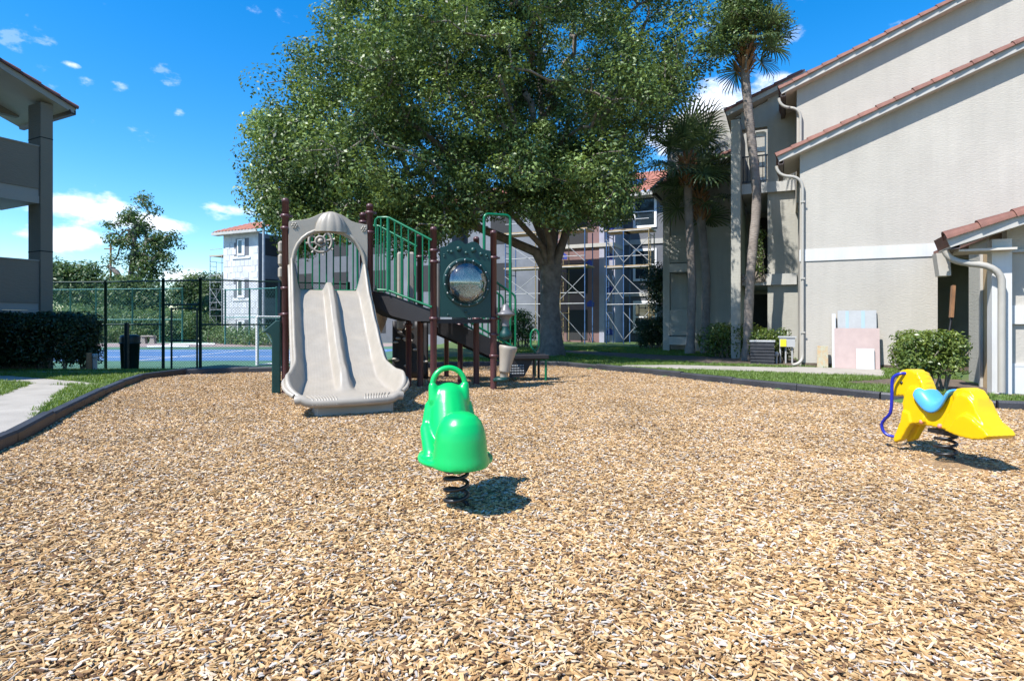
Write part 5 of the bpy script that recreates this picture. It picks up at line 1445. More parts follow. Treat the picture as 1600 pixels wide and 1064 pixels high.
# ---- the big shade tree
oak = empty('shade_tree', (1.13, 17.0, 0.03), 'large spreading shade tree with grey trunk behind the play structure', 'tree')
trunk = [(1.13, 17, -0.1), (1.13, 17, 0.25), (1.12, 17, 0.9), (1.10, 17, 1.6), (1.12, 17, 2.2), (1.15, 17, 2.7)]
limbs = [[(0.7, 16.9, 3.1), (-0.3, 16.7, 3.5), (-1.6, 16.4, 4.0), (-3.2, 16.0, 4.7), (-4.9, 15.6, 5.4), (-6.3, 15.4, 6.2)],
         [(0.95, 17.0, 3.4), (0.5, 17.0, 4.5), (-0.3, 17.1, 5.9), (-1.3, 17.2, 7.4), (-2.3, 17.2, 9.0)],
         [(1.2, 17.1, 3.5), (1.1, 17.2, 5.0), (0.9, 17.3, 7.0), (0.8, 17.2, 9.0), (0.9, 17.0, 11.0)],
         [(1.5, 17.0, 3.4), (1.9, 17.0, 4.6), (2.5, 16.9, 6.2), (3.2, 16.8, 8.0), (3.9, 16.8, 9.8)],
         [(1.1, 16.6, 3.3), (0.7, 15.6, 4.4), (0.2, 14.3, 5.6), (-0.3, 13.0, 6.6)],
         [(1.3, 17.5, 3.5), (1.5, 18.6, 4.8), (1.4, 20.0, 6.4), (1.2, 21.2, 7.8)],
         [(0.9, 16.7, 3.2), (-0.4, 15.6, 4.4), (-2.0, 14.3, 5.6), (-3.6, 13.4, 6.6)]]
pts = list(trunk); par = [-1] + list(range(len(trunk) - 1)); lp = []
for l in limbs:
    prev = len(trunk) - 1; path = [prev]
    for q in l: pts.append(q); par.append(prev); prev = len(pts) - 1; path.append(prev)
    lp.append(path)
SIL = [(527, -600), (522, 0), (478, 50), (462, 90), (412, 125), (404, 170), (395, 230), (386, 300), (412, 335), (440, 352), (452, 392), (520, 368), (565, 352), (600, 382), (655, 392), (700, 370), (748, 345), (792, 322), (830, 338), (865, 350), (920, 352), (962, 372), (980, 330), (995, 275), (1018, 235), (1036, 195), (1060, 165), (1085, 130), (1112, 100), (1128, 60), (1118, 0), (1120, -600)]
def in_sil(p):
    x, y = proj(p); return inside(SIL, x, y)
att = []
ell = [((-0.9, 16.6, 8.0), (7.2, 6.0, 5.3)), ((-3.6, 15.6, 6.6), (4.4, 4.2, 3.6)), ((2.2, 16.4, 8.0), (3.6, 4.0, 3.8)), ((-3.4, 14.6, 4.7), (4.4, 3.4, 1.9)), ((1.5, 14.4, 4.5), (1.35, 1.3, 1.15)), ((-0.4, 14.2, 4.0), (1.6, 1.8, 1.0)), ((-5.4, 14.9, 4.3), (1.8, 2.0, 1.5)), ((-3.6, 14.2, 3.7), (3.8, 2.2, 0.95))]
boughs = []
while len(boughs) < 295:
    (c, r) = ell[rng.choice(8, p=[0.40, 0.13, 0.13, 0.12, 0.05, 0.03, 0.06, 0.08])]
    v = rng.normal(size=3); v /= np.linalg.norm(v); rr_ = (0.35 + 0.65 * rng.random() ** 0.55)
    p = np.array(c) + v * rr_ * np.array(r)
    if p[2] < 2.85 or not in_sil(p): continue
    # leave pockets of open air between the boughs
    if mnoise.noise((p[0] * 0.5, p[1] * 0.5, p[2] * 0.55)) < -0.14: continue
    if mnoise.noise((p[0] * 1.1 + 5, p[1] * 1.1, p[2] * 1.2)) < -0.3: continue
    if p[0] > 0.3 and p[2] > 8.8 and rng.random() < 0.55: continue  # unseen upper right crown thinned so that sun reaches the walls behind
    x, y = proj(p)
    if 560 < x < 720 and 165 < y < 265 and rng.random() < 0.55: continue
    if boughs and min(np.linalg.norm(np.array(boughs) - p, axis=1)) < 0.74: continue
    boughs.append(p)
for (x_, y_) in ((455, 362), (470, 335), (432, 338), (500, 345), (530, 352), (560, 335), (600, 358), (630, 368), (660, 352), (690, 348), (722, 335), (580, 345), (450, 318), (412, 316), (480, 360), (648, 330), (860, 330), (900, 340), (935, 345), (880, 300), (925, 300)):
    boughs.append(np.array(ray(x_, y_, 13.6 + 1.4 * rng.random())))
for p in boughs:
    k_ = 0
    while k_ < 6:
        q = p + rng.normal(size=3) * np.array([0.50, 0.50, 0.30]); k_ += 1
        if in_sil(q): att.append(q)
att = np.array(att)
arr, par2, rad, paths = grow({'pts': pts, 'par': par, 'crotch': (1.13, 17, 2.9), 'first': len(trunk)}, att, rng)
mb = MB()
tr_r = [0.47, 0.38, 0.30, 0.285, 0.30, 0.32]
# trunk ring radii modulated for root flare and flutes
tv = []; tf = []; n = 28
for i, p in enumerate(trunk):
    for k in range(n):
        a = 2 * math.pi * k / n; fl = 1 + (0.16 if i < 2 else 0.06) * math.sin(3 * a + i * 0.4) + 0.04 * math.sin(7 * a + i)
        tv.append((p[0] + tr_r[i] * fl * math.cos(a), p[1] + tr_r[i] * fl * math.sin(a), p[2]))
for i in range(len(trunk) - 1):
    for k in range(n): tf.append((i * n + k, i * n + (k + 1) % n, (i + 1) * n + (k + 1) % n, (i + 1) * n + k))
mb.add(tv, tf, True)
lr = [0.17, 0.14, 0.15, 0.14, 0.11, 0.11, 0.10]
for path, r0 in zip(lp, lr):
    m = len(path); P = [Vector(arr[k]) for k in path]; P[0] = P[0] + Vector((0, 0, -0.35))
    mb.tube(P, [r0 * 1.15] + [max(0.05, r0 * (1 - 0.13 * i)) for i in range(1, m)], n=12)
mb.build('trunk', 'bark', oak, fix=False)
branch_mesh(arr, np.minimum(rad, 0.11), paths, oak, 'branches', 'bark')
bt = np.repeat(np.clip(0.5 + 0.26 * rng.normal(size=len(att) // 3 + 1), 0.05, 1), 3)[:len(att)]; tintc = np.clip(bt + 0.1 * rng.normal(size=len(att)), 0.03, 1)
leaf_cloud(att, rng, 0.094, rng.uniform(0.17, 0.35, len(att)), 'crown', 'leaf_oak', oak, per=205, flat=0.75, tint_c=tintc, tint_var=0.26, aspect=0.5, up=0.5)

def simple_tree(name, label, base, lobes, leaf, size, per, n_att, cat='tree', group=None, r0=0.12, bark='stem', spread=0.4, stems=None, rngseed=1, thin=1.0, tint=0.5, flat=0.7, rmin=0.010, fol='crown', step=0.6):
    """lobes: list of (centre, radii)"""
    g = np.random.default_rng(rngseed)
    o = empty(name, base, label, cat, group)
    vol = np.array([r[0] * r[1] * r[2] for _, r in lobes]) ** 0.8; pr = vol / vol.sum(); A = []
    while len(A) < n_att:
        c, r = lobes[g.choice(len(lobes), p=pr)]
        v = g.normal(size=3); v /= np.linalg.norm(v); A.append(np.array(c) + v * (0.3 + 0.7 * g.random() ** 0.5) * np.array(r))
    A = np.array(A)
    st = stems or [[base, tuple(np.array(base) + np.array([0, 0, 0.6 * (A[:, 2].mean() - base[2])]))]]
    pts = []; par = []; lp = []
    for s in st:
        prev = -1; path = []
        for q in s: pts.append(q); par.append(prev); prev = len(pts) - 1; path.append(prev)
        lp.append(path)
    arr, par2, rad, paths = grow({'pts': pts, 'par': par, 'crotch': st[0][-1]}, A, g, step=step, rmin=rmin, rmax=r0)
    mb = MB()
    for path in lp:
        P = [Vector(arr[k]) for k in path]; m = len(P); mb.tube(P, [r0 * (1.15 - 0.55 * i / (m - 1)) for i in range(m)], n=8)
    for p in paths:
        Q = [Vector(arr[k]) for k in p]
        if len(Q) > 1: mb.tube(Q, [min(rad[k] * thin, r0 * 0.7) for k in p], n=4, caps=False)
    mb.build('trunk' if cat == 'tree' else 'stem', bark, o, fix=False)
    leaf_cloud(A, g, size, spread, fol, leaf, o, per=per, flat=flat, tint_c=np.clip(tint + 0.2 * g.normal(size=len(A)), 0, 1), tint_var=0.2)
    return o
def L_(px, py, rpx, Y, ry=None):
    c = ray(px, py, Y); r = rpx / 900 * Y; return (tuple(c), (r, ry or r, r))
# ---- tall sparse tree and growth beyond the court
Y0 = 56
simple_tree('sparse_tree', 'tall sparse tree with open crown beyond the court', tuple(ray(198, 503, Y0) - Vector((0, 0, 1.2))),
            [L_(x, y, r, Y0) for x, y, r in ((228, 310, 11), (242, 322, 12), (200, 336, 12), (176, 352, 10), (222, 352, 13), (190, 376, 18), (216, 372, 18), (250, 376, 18), (272, 378, 14), (238, 398, 24), (262, 412, 14), (222, 428, 20), (250, 440, 10), (178, 405, 12), (214, 405, 14), (205, 448, 14))],
            'leaf_far', 0.30, 48, 150, r0=0.30, spread=0.42, rngseed=4, bark='bark', stems=[[tuple(ray(196, 515, Y0)), tuple(ray(196, 470, Y0)), tuple(ray(203, 440, Y0)), tuple(ray(208, 400, Y0)), tuple(ray(212, 350, Y0))], [tuple(ray(200, 450, Y0)), tuple(ray(225, 425, Y0)), tuple(ray(250, 395, Y0))], [tuple(ray(196, 455, Y0)), tuple(ray(182, 425, Y0)), tuple(ray(168, 416, Y0))]], rmin=0.035)
far = [('bushy_tree', 'bushy tree beyond the court, beside the left balconies', 52, [(92, 425, 16), (118, 428, 22), (140, 430, 18), (96, 455, 25), (130, 460, 30), (165, 455, 24)], 0.32, 5),
       ('round_tree', 'rounded dark tree behind the court gate', 70, [(290, 452, 22), (315, 450, 24), (338, 448, 20), (300, 470, 30), (335, 472, 26)], 0.36, 7),
       ('low_tree', 'low dense tree behind the vine-grown fence', 48, [(205, 465, 24), (232, 468, 22), (185, 475, 22), (250, 480, 16)], 0.30, 8),
       ('edge_tree', 'green tree growing left of the white end tower', 60, [(340, 478, 14), (326, 490, 18), (346, 500, 14)], 0.34, 9)]
for (nm, lab, Y, lob, sz, sd_) in far:
    b0 = ray(sum(l[0] for l in lob) / len(lob), 515, Y)
    simple_tree(nm, lab, (b0.x, b0.y, -0.3), [L_(x, y, r, Y) for x, y, r in lob], 'leaf_far', sz, 90, 150, r0=0.22, spread=0.6, rngseed=sd_, bark='bark', group='trees beyond the court', tint=0.4, rmin=0.02)
# vine-grown thicket along the far court fence
def thicket(name, label, pts, h, leaf, size, n, per, seed, spread=0.3, depth=0.5, z0=0.0, cat='bush', tint=0.5):
    g = np.random.default_rng(seed); o = empty(name, (*pts[0], z0), label, cat)
    seg = [np.linalg.norm(np.array(pts[i + 1]) - np.array(pts[i])) for i in range(len(pts) - 1)]; seg = np.array(seg) / sum(seg); A = []
    for _ in range(n):
        i = g.choice(len(seg), p=seg); t = g.random(); p = np.array(pts[i]) * (1 - t) + np.array(pts[i + 1]) * t
        hh = h * (0.72 + 0.38 * mnoise.noise((p[0] * 0.5, p[1] * 0.5, seed)))
        A.append((p[0] + g.normal() * depth * 0.4, p[1] + g.normal() * depth, z0 + 0.1 + hh * g.random() ** 0.8))
    A = np.array(A); mb = MB()
    for k in range(0, n, max(1, n // 40)):
        x, y, z = A[k]; mb.tube([(x + g.normal() * 0.2, y, z0 - 0.05), (x + g.normal() * 0.1, y, z0 + (z - z0) * 0.5), (x, y, z)], [0.02, 0.015, 0.006], n=4)
    mb.build('stem', 'stem', o, fix=False)
    leaf_cloud(A, g, size, spread, 'foliage', leaf, o, per=per, flat=0.9, tint_c=np.clip(tint + 0.22 * g.normal(size=n), 0, 1), tint_var=0.18)
    return o
thicket('vine_thicket', 'tangled vines covering the far fence of the court', [gp(70, 41), gp(150, 40), gp(250, 39), gp(325, 38)], 2.5, 'leaf_vine', 0.20, 420, 70, 21, spread=0.42, depth=0.5, z0=-0.3)
thicket('weedy_bushes', 'weedy bushes at the foot of the white end tower', [gp(330, 36), gp(390, 33), gp(450, 31)], 1.0, 'leaf_vine', 0.15, 90, 50, 22, spread=0.3, depth=0.5, z0=-0.3, tint=0.6)
thicket('weeds', 'low dark bush across the court behind the bench', [gp(160, 37), gp(215, 36.3)], 0.9, 'leaf_far', 0.14, 70, 60, 23, spread=0.25, depth=0.3, z0=-0.3)

# ---- clipped hedge in the shade of the left-hand block
def hedge(name, label, a, b_, hd, h, leaf, size, n, per, seed, cat='hedge', z0=None, lowcut=0.25, spread=0.13, tint=0.4, stems=9):
    g = np.random.default_rng(seed); a, b_ = np.array(a), np.array(b_); d = (b_ - a) / np.linalg.norm(b_ - a); nn = np.array([-d[1], d[0]])
    zz = z0 if z0 is not None else ground_z(a[0], a[1]); o = empty(name, (*((a + b_) / 2), zz), label, cat); A = []
    L = np.linalg.norm(b_ - a)
    while len(A) < n:
        u, v, w = g.random(), g.uniform(-1, 1), g.random()
        if g.random() < 0.6:                       # most clumps sit at the clipped skin
            k = g.integers(3)
            if k == 0: v = math.copysign(1, v)
            elif k == 1: w = 1.0
            else: u = round(u)
        w = lowcut + (1 - lowcut) * w
        e = 1 - 0.16 * (1 - w) ** 2
        bumpy = 1 + 0.10 * mnoise.noise((u * L * 1.3, v * 2, w * 3 + seed))
        p = a + d * (u * L) + nn * (v * hd * e * bumpy); A.append((p[0], p[1], zz + h * w * (0.96 + 0.07 * mnoise.noise((u * L * 1.1, v, seed)))))
    A = np.array(A); mb = MB()
    for k in range(stems):
        u = (k + 0.5) / stems; p = a + d * (u * L) + nn * g.uniform(-0.5, 0.5) * hd
        for q in range(3): mb.tube([(p[0], p[1], zz - 0.05), (p[0] + g.normal() * 0.06, p[1] + g.normal() * 0.06, zz + h * 0.3), (p[0] + g.normal() * 0.2, p[1] + g.normal() * 0.15, zz + h * 0.75)], [0.022, 0.016, 0.007], n=5)
    mb.build('stem', 'stem', o, fix=False)
    leaf_cloud(A, g, size, spread, 'foliage', leaf, o, per=per, flat=0.8, tint_c=np.clip(tint + 0.2 * g.normal(size=n), 0, 1), tint_var=0.2)
    return o
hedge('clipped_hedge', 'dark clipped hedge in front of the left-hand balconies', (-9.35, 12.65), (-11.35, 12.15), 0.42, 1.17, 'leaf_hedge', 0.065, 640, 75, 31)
hedge('clipped_shrub', 'small clipped shrub with pale bare stems in front of the store', (5.72, 8.42), (6.28, 8.22), 0.28, 0.80, 'leaf_shrub', 0.055, 190, 52, 32, cat='shrub', lowcut=0.45, spread=0.08, tint=0.6, stems=4)
hedge('balcony_hedge', 'bright topped shrub row under the stacked balconies', (5.75, 16.5), (6.65, 15.7), 0.40, 0.78, 'leaf_shrub', 0.085, 120, 42, 33, cat='shrub', spread=0.17, tint=0.4)
hedge('corner_shrub', 'small shrub tucked behind the condenser', q2(-0.95, 1.5), q2(-0.3, 1.5), 0.25, 0.72, 'leaf_shrub', 0.07, 70, 60, 34, cat='shrub', spread=0.12, tint=0.25)
bb = ray(1022, 540, 21.5)
hedge('dark_shrub', 'dark rounded shrub left of the twin palms', (bb.x - 0.5, 21.5), (bb.x + 0.4, 21.4), 0.45, 1.05, 'leaf_hedge', 0.08, 130, 60, 35, cat='shrub', spread=0.15, tint=0.55)
b1 = ray(1046, 535, 21.0)
simple_tree('small_tree', 'small dark leafy tree between the scaffold and the twin palms', (b1.x, b1.y, 0.0), [L_(x, y, r, 21) for x, y, r in ((1025, 432, 18), (1050, 425, 18), (1042, 455, 24), (1065, 470, 18), (1030, 470, 14), (1055, 500, 16))], 'leaf_hedge', 0.10, 60, 150, r0=0.09, spread=0.22, rngseed=12, tint=0.6, bark='bark', stems=[[(b1.x, b1.y, -0.1), (b1.x + 0.05, b1.y, 1.2), (b1.x - 0.1, b1.y, 2.2)], [(b1.x + 0.25, b1.y, -0.1), (b1.x + 0.3, b1.y, 1.5)]])
b2 = ray(812, 540, 22.0)
hedge('low_bush', 'low dark bush left of the big trunk, below the scaffold', (b2.x - 0.6, 22.0), (b2.x + 0.35, 22.0), 0.4, 1.3, 'leaf_oak', 0.09, 90, 60, 36, cat='shrub', spread=0.18, tint=0.4)
vb = wa(-0.98, 2.8, 3.0)
thicket('trailing_vine', 'leafy vine trailing over the middle balcony', [(vb.x - 0.05, vb.y), (vb.x + 0.12, vb.y - 0.03)], 1.5, 'leaf_shrub', 0.07, 40, 24, 24, spread=0.08, depth=0.02, z0=2.2, cat='vine', tint=0.2)

# ---- cabbage palms
def frond_mesh(seed, petiole=0.85, L=0.80, nl=26):
    g = random.Random(seed); mb = MB(); tint = []
    mb.tube([(0, 0, 0), (petiole * 0.5, 0, 0.02), (petiole, 0, 0.0)], [0.016, 0.012, 0.009], n=5, caps=False); tint += [0.8] * len(mb.f)
    for i in range(nl):
        a = R(-138 + 276 * i / (nl - 1)) + g.uniform(-0.03, 0.03); l = L * (0.72 + 0.28 * math.cos(a * 0.55)) * g.uniform(0.88, 1.08)
        d = Vector((math.cos(a), math.sin(a), 0)); s = Vector((-math.sin(a), math.cos(a), 0)); w = 0.025
        o = Vector((petiole, 0, 0)) + Vector((-0.04 * (1 - math.cos(a)), 0, 0)); fold = 0.10 * abs(math.sin(a))
        drop = g.uniform(0.25, 0.6)
        p0 = o; p1 = o + d * l * 0.45 + Vector((0, 0, fold)); p2 = o + d * l * 0.78 + Vector((0, 0, fold - drop * 0.10 * l)); p3 = o + d * l * 0.93 + Vector((0, 0, fold - drop * 0.42 * l))
        n0 = len(mb.f)
        mb.add([p0 - s * 0.008, p0 + s * 0.008, p1 + s * w, p1 - s * w, p2 + s * w * 0.7, p2 - s * w * 0.7, p3], [(0, 1, 2, 3), (3, 2, 4, 5), (5, 4, 6)])
        tint += [min(1, max(0, 0.4 + g.gauss(0, 0.22)))] * 3
    me = bpy.data.meshes.new('frond'); me.from_pydata([tuple(v) for v in mb.v], [], mb.f)
    at = me.attributes.new('tint', 'FLOAT', 'FACE'); at.data.foreach_set('value', tint)
    me.materials.append(MATS['leaf_palm']); me.update(); return me
fronds = [frond_mesh(s) for s in range(4)]
def palm(name, label, pts, r0, nf, seed, scale=1.0, boots=True):
    g = random.Random(seed); o = empty(name, pts[0], label, 'palm', 'palms by the balconies')
    mb = MB(); P = []
    for i in range(len(pts) - 1):
        for k in range(10): P.append(Vector(pts[i]).lerp(Vector(pts[i + 1]), k / 10))
    P.append(Vector(pts[-1])); n = len(P)
    for _ in range(6): P = [P[0]] + [(P[i - 1] + P[i] * 2 + P[i + 1]) / 4 for i in range(1, n - 1)] + [P[-1]]
    mb.tube(P, [r0 * (1.25 if i < 2 else 1.0) * (1 + 0.05 * math.sin(i * 2.1)) for i in range(n)], n=14); mb.build('trunk', 'palm_trunk', o)
    top = P[-1]; dirn = (P[-1] - P[-4]).normalized()
    if boots:
        mb = MB()
        for k in range(46):                       # split leaf bases criss-crossing below the crown
            a = k * 2.399; t = k / 46; c = top - dirn * (0.95 * (1 - t)); out = Vector((math.cos(a), math.sin(a), 0))
            mb.beam(c + out * r0 * 0.9, c + out * (r0 * 1.9 + 0.05) + Vector((0, 0, 0.26)), 0.07, 0.03, up=out)
        mb.build('leaf_bases', 'palm_boot', o)
    for k in range(nf):
        a = k * 2.399 + g.uniform(-0.2, 0.2); t = k / (nf - 1); pitch = R(82 - 118 * t + g.uniform(-8, 8)); s = scale * g.uniform(0.88, 1.12)
        ob = bpy.data.objects.new('frond', fronds[k % 4]); COL.objects.link(ob); ob.parent = o
        M = Matrix.Rotation(a, 4, 'Z') @ Matrix.Rotation(-pitch, 4, 'Y') @ Matrix.Rotation(g.uniform(-0.5, 0.5), 4, 'X') @ Matrix.Scale(s, 4)
        ob.matrix_basis = Matrix.Translation(top - Vector((0, 0, 0.15 * t)) - Vector(pts[0])) @ M
    return o
def pt(px, py, Y): return tuple(ray(px, py, Y))
b = ray(1078, 548, 17.6); palm('cabbage_palm', 'nearer of the twin palms, pale grey trunk in sun', [(b.x, b.y, 0.0), pt(1082, 450, 17.6), pt(1077, 350, 17.6), pt(1073, 248, 17.6)], 0.125, 24, 1, 1.10)
b = ray(1102, 540, 18.2); palm('cabbage_palm', 'rear of the twin palms, with a darker trunk', [(b.x, b.y, 0.0), pt(1104, 430, 18.2), pt(1096, 350, 18.2), pt(1092, 300, 18.2)], 0.13, 17, 2, 0.98)
b = ray(1167, 530, 15.0); palm('cabbage_palm', 'tallest palm, curved trunk in front of the stacked balconies', [(b.x, b.y, 0.0), pt(1172, 430, 15.0), pt(1184, 310, 15.0), pt(1172, 200, 15.0), pt(1163, 110, 15.0), pt(1166, 62, 15.0)], 0.115, 20, 3, 0.80)
# creeping fig in the crown of the tall palm
simple_tree('climbing_fig', 'small-leaved climber filling the crown of the tallest palm', pt(1165, 110, 14.8), [L_(x, y, r, 14.8) for x, y, r in ((1160, 25, 36), (1205, 30, 26), (1130, 50, 24), (1195, 62, 18), (1150, 72, 18), (1170, -20, 40))], 'leaf_oak', 0.085, 95, 120, cat='climber', r0=0.03, spread=0.22, rngseed=17, stems=[[pt(1165, 110, 14.8), pt(1168, 70, 14.8)]], fol='foliage', tint=0.55)
# strap-leaved plants at the palm feet
def strap_plant(label, c, n, L, seed):
    g = np.random.default_rng(seed); o = empty('strap_plant', c, label, 'plant', 'strap-leaved plants under the palms'); V_ = []; Q = []; T = []
    for k in range(n):
        a = g.uniform(0, 2 * math.pi); l = L * g.uniform(0.6, 1.1); lean_ = g.uniform(0.15, 0.7); d = np.array([math.cos(a), math.sin(a), 0]); s = np.array([-d[1], d[0], 0]) * 0.014; b0 = np.array(c) + d * 0.05
        p = [b0, b0 + d * l * 0.3 * lean_ + [0, 0, l * 0.55], b0 + d * l * 0.75 * lean_ + [0, 0, l * 0.85], b0 + d * l * 1.1 * lean_ + [0, 0, l * (0.95 - 0.3 * lean_)]]
        i0 = len(V_)
        for q, w in zip(p, (0.8, 1.0, 0.8, 0.15)): V_ += [q - s * w, q + s * w]
        for q in range(3): Q.append((i0 + 2 * q, i0 + 2 * q + 1, i0 + 2 * q + 3, i0 + 2 * q + 2)); T.append(g.uniform(0.2, 0.8))
    np_mesh('leaves', np.array(V_), np.array(Q), 'leaf_shrub', o, tint=T)
for i, (px, py, Y, lab) in enumerate(((1098, 548, 18.6, 'strap-leaved plant right beside the pale palm trunk'), (1120, 546, 18.2, 'strap-leaved plant left of the balcony shrub row'), (1062, 545, 20.5, 'strap-leaved plant in the shade left of the pale palm trunk'))):
    p = ray(px, py, Y); strap_plant(lab, (p.x, p.y, 0.04), 60, 0.75, 40 + i)
# ------------------------------------------------------------------ wood chips and grass, scattered as instances
proto_col = bpy.data.collections.new('scatter_sources')      # sources only, never linked to the scene
def proto(name, me):
    o = bpy.data.objects.new(name, me); proto_col.objects.link(o); return o
def scatter(name, base_mesh, protos_col, material_label, dens_attr, smin, smax, tilt, seed, kind_label, cat):
    ob = bpy.data.objects.new(name, base_mesh); COL.objects.link(ob); tag(ob, kind_label, cat, kind='stuff')
    ng = bpy.data.node_groups.new(name + '_nodes', 'GeometryNodeTree')
    ng.interface.new_socket('Geometry', in_out='INPUT', socket_type='NodeSocketGeometry')
    ng.interface.new_socket('Geometry', in_out='OUTPUT', socket_type='NodeSocketGeometry')
    N = ng.nodes.new; Lk = ng.links.new
    gi, go = N('NodeGroupInput'), N('NodeGroupOutput')
    ds = N('GeometryNodeDistributePointsOnFaces'); ds.distribute_method = 'RANDOM'; ds.inputs['Seed'].default_value = seed
    na = N('GeometryNodeInputNamedAttribute'); na.data_type = 'FLOAT'; na.inputs['Name'].default_value = dens_attr
    Lk(na.outputs['Attribute'], ds.inputs['Density'])
    Lk(gi.outputs[0], ds.inputs['Mesh'])
    ci = N('GeometryNodeCollectionInfo'); ci.inputs['Collection'].default_value = protos_col; ci.inputs['Separate Children'].default_value = True; ci.inputs['Reset Children'].default_value = True
    ip = N('GeometryNodeInstanceOnPoints'); ip.inputs['Pick Instance'].default_value = True
    Lk(ds.outputs['Points'], ip.inputs['Points']); Lk(ci.outputs[0], ip.inputs['Instance'])
    rv = N('FunctionNodeRandomValue'); rv.data_type = 'FLOAT_VECTOR'; rv.inputs['Min'].default_value = (-tilt, -tilt, 0); rv.inputs['Max'].default_value = (tilt, tilt, 6.283); rv.inputs['Seed'].default_value = seed + 1
    Lk(rv.outputs[0], ip.inputs['Rotation'])
    rs = N('FunctionNodeRandomValue'); rs.data_type = 'FLOAT'; rs.inputs[2].default_value = smin; rs.inputs[3].default_value = smax; rs.inputs['Seed'].default_value = seed + 2
    Lk(rs.outputs[1], ip.inputs['Scale'])
    zo = N('GeometryNodeSetPosition'); Lk(ip.outputs[0], zo.inputs['Geometry'])
    rz = N('FunctionNodeRandomValue'); rz.data_type = 'FLOAT_VECTOR'; rz.inputs['Min'].default_value = (0, 0, -0.004); rz.inputs['Max'].default_value = (0, 0, 0.016 if 'chip' in name else 0.0); rz.inputs['Seed'].default_value = seed + 3
    Lk(rz.outputs[0], zo.inputs['Offset'])
    Lk(zo.outputs[0], go.inputs[0])
    m = ob.modifiers.new('scatter', 'NODES'); m.node_group = ng
    return ob

# chips: flat splinters with ragged ends, a little bent
chip_col = bpy.data.collections.new('chip_sources')
cmat = bpy.data.materials.new('wood_chip'); cmat.use_nodes = True
t = cmat.node_tree; b_s = t.nodes['Principled BSDF']; b_s.inputs['Roughness'].default_value = 0.8; b_s.inputs['Specular IOR Level'].default_value = 0.3
oi = t.nodes.new('ShaderNodeObjectInfo'); cr = t.nodes.new('ShaderNodeValToRGB'); cr.color_ramp.interpolation = 'LINEAR'
CH = [(0.0, (0.075, 0.042, 0.026)), (0.08, (0.17, 0.092, 0.046)), (0.20, (0.33, 0.188, 0.078)), (0.40, (0.485, 0.300, 0.130)), (0.61, (0.565, 0.374, 0.182)), (0.77, (0.615, 0.444, 0.256)), (0.87, (0.66, 0.52, 0.37)), (0.935, (0.42, 0.375, 0.335)), (1.0, (0.72, 0.63, 0.52))]
els = cr.color_ramp.elements
els[0].position = 0.0; els[0].color = (*CH[0][1], 1); els[1].position = 1.0; els[1].color = (*CH[-1][1], 1)
for p_, c_ in CH[1:-1]:
    e = els.new(p_); e.color = (*c_, 1)
t.links.new(oi.outputs['Random'], cr.inputs[0])
tcn = t.nodes.new('ShaderNodeTexCoord'); mp = t.nodes.new('ShaderNodeMapping'); mp.inputs['Scale'].default_value = (25, 160, 60)
nz2 = t.nodes.new('ShaderNodeTexNoise'); nz2.inputs['Scale'].default_value = 1.0; nz2.inputs['Detail'].default_value = 3
t.links.new(tcn.outputs['Object'], mp.inputs['Vector']); t.links.new(mp.outputs[0], nz2.inputs['Vector'])
mx = t.nodes.new('ShaderNodeMix'); mx.data_type = 'RGBA'; mx.blend_type = 'MULTIPLY'; mx.inputs['Factor'].default_value = 0.55
mr2 = t.nodes.new('ShaderNodeMapRange'); mr2.inputs['From Min'].default_value = 0.3; mr2.inputs['From Max'].default_value = 0.6; mr2.inputs['To Min'].default_value = 0.55; mr2.inputs['To Max'].default_value = 1.1
t.links.new(nz2.outputs['Fac'], mr2.inputs['Value']); t.links.new(cr.outputs[0], mx.inputs['A']); t.links.new(mr2.outputs[0], mx.inputs['B']); # damp and sun-bleached patches drift across the bed
gp_ = t.nodes.new('ShaderNodeNewGeometry'); nz3 = t.nodes.new('ShaderNodeTexNoise'); nz3.inputs['Scale'].default_value = 1.1; nz3.inputs['Detail'].default_value = 4
t.links.new(gp_.outputs['Position'], nz3.inputs['Vector'])
mr3 = t.nodes.new('ShaderNodeMapRange'); mr3.inputs['From Min'].default_value = 0.3; mr3.inputs['From Max'].default_value = 0.65; mr3.inputs['To Min'].default_value = 0.80; mr3.inputs['To Max'].default_value = 1.08
t.links.new(nz3.outputs['Fac'], mr3.inputs['Value'])
mx3 = t.nodes.new('ShaderNodeMix'); mx3.data_type = 'RGBA'; mx3.blend_type = 'MULTIPLY'; mx3.inputs['Factor'].default_value = 1.0
t.links.new(mx.outputs['Result'], mx3.inputs['A']); t.links.new(mr3.outputs[0], mx3.inputs['B']); t.links.new(mx3.outputs['Result'], b_s.inputs['Base Color'])
g = random.Random(77)
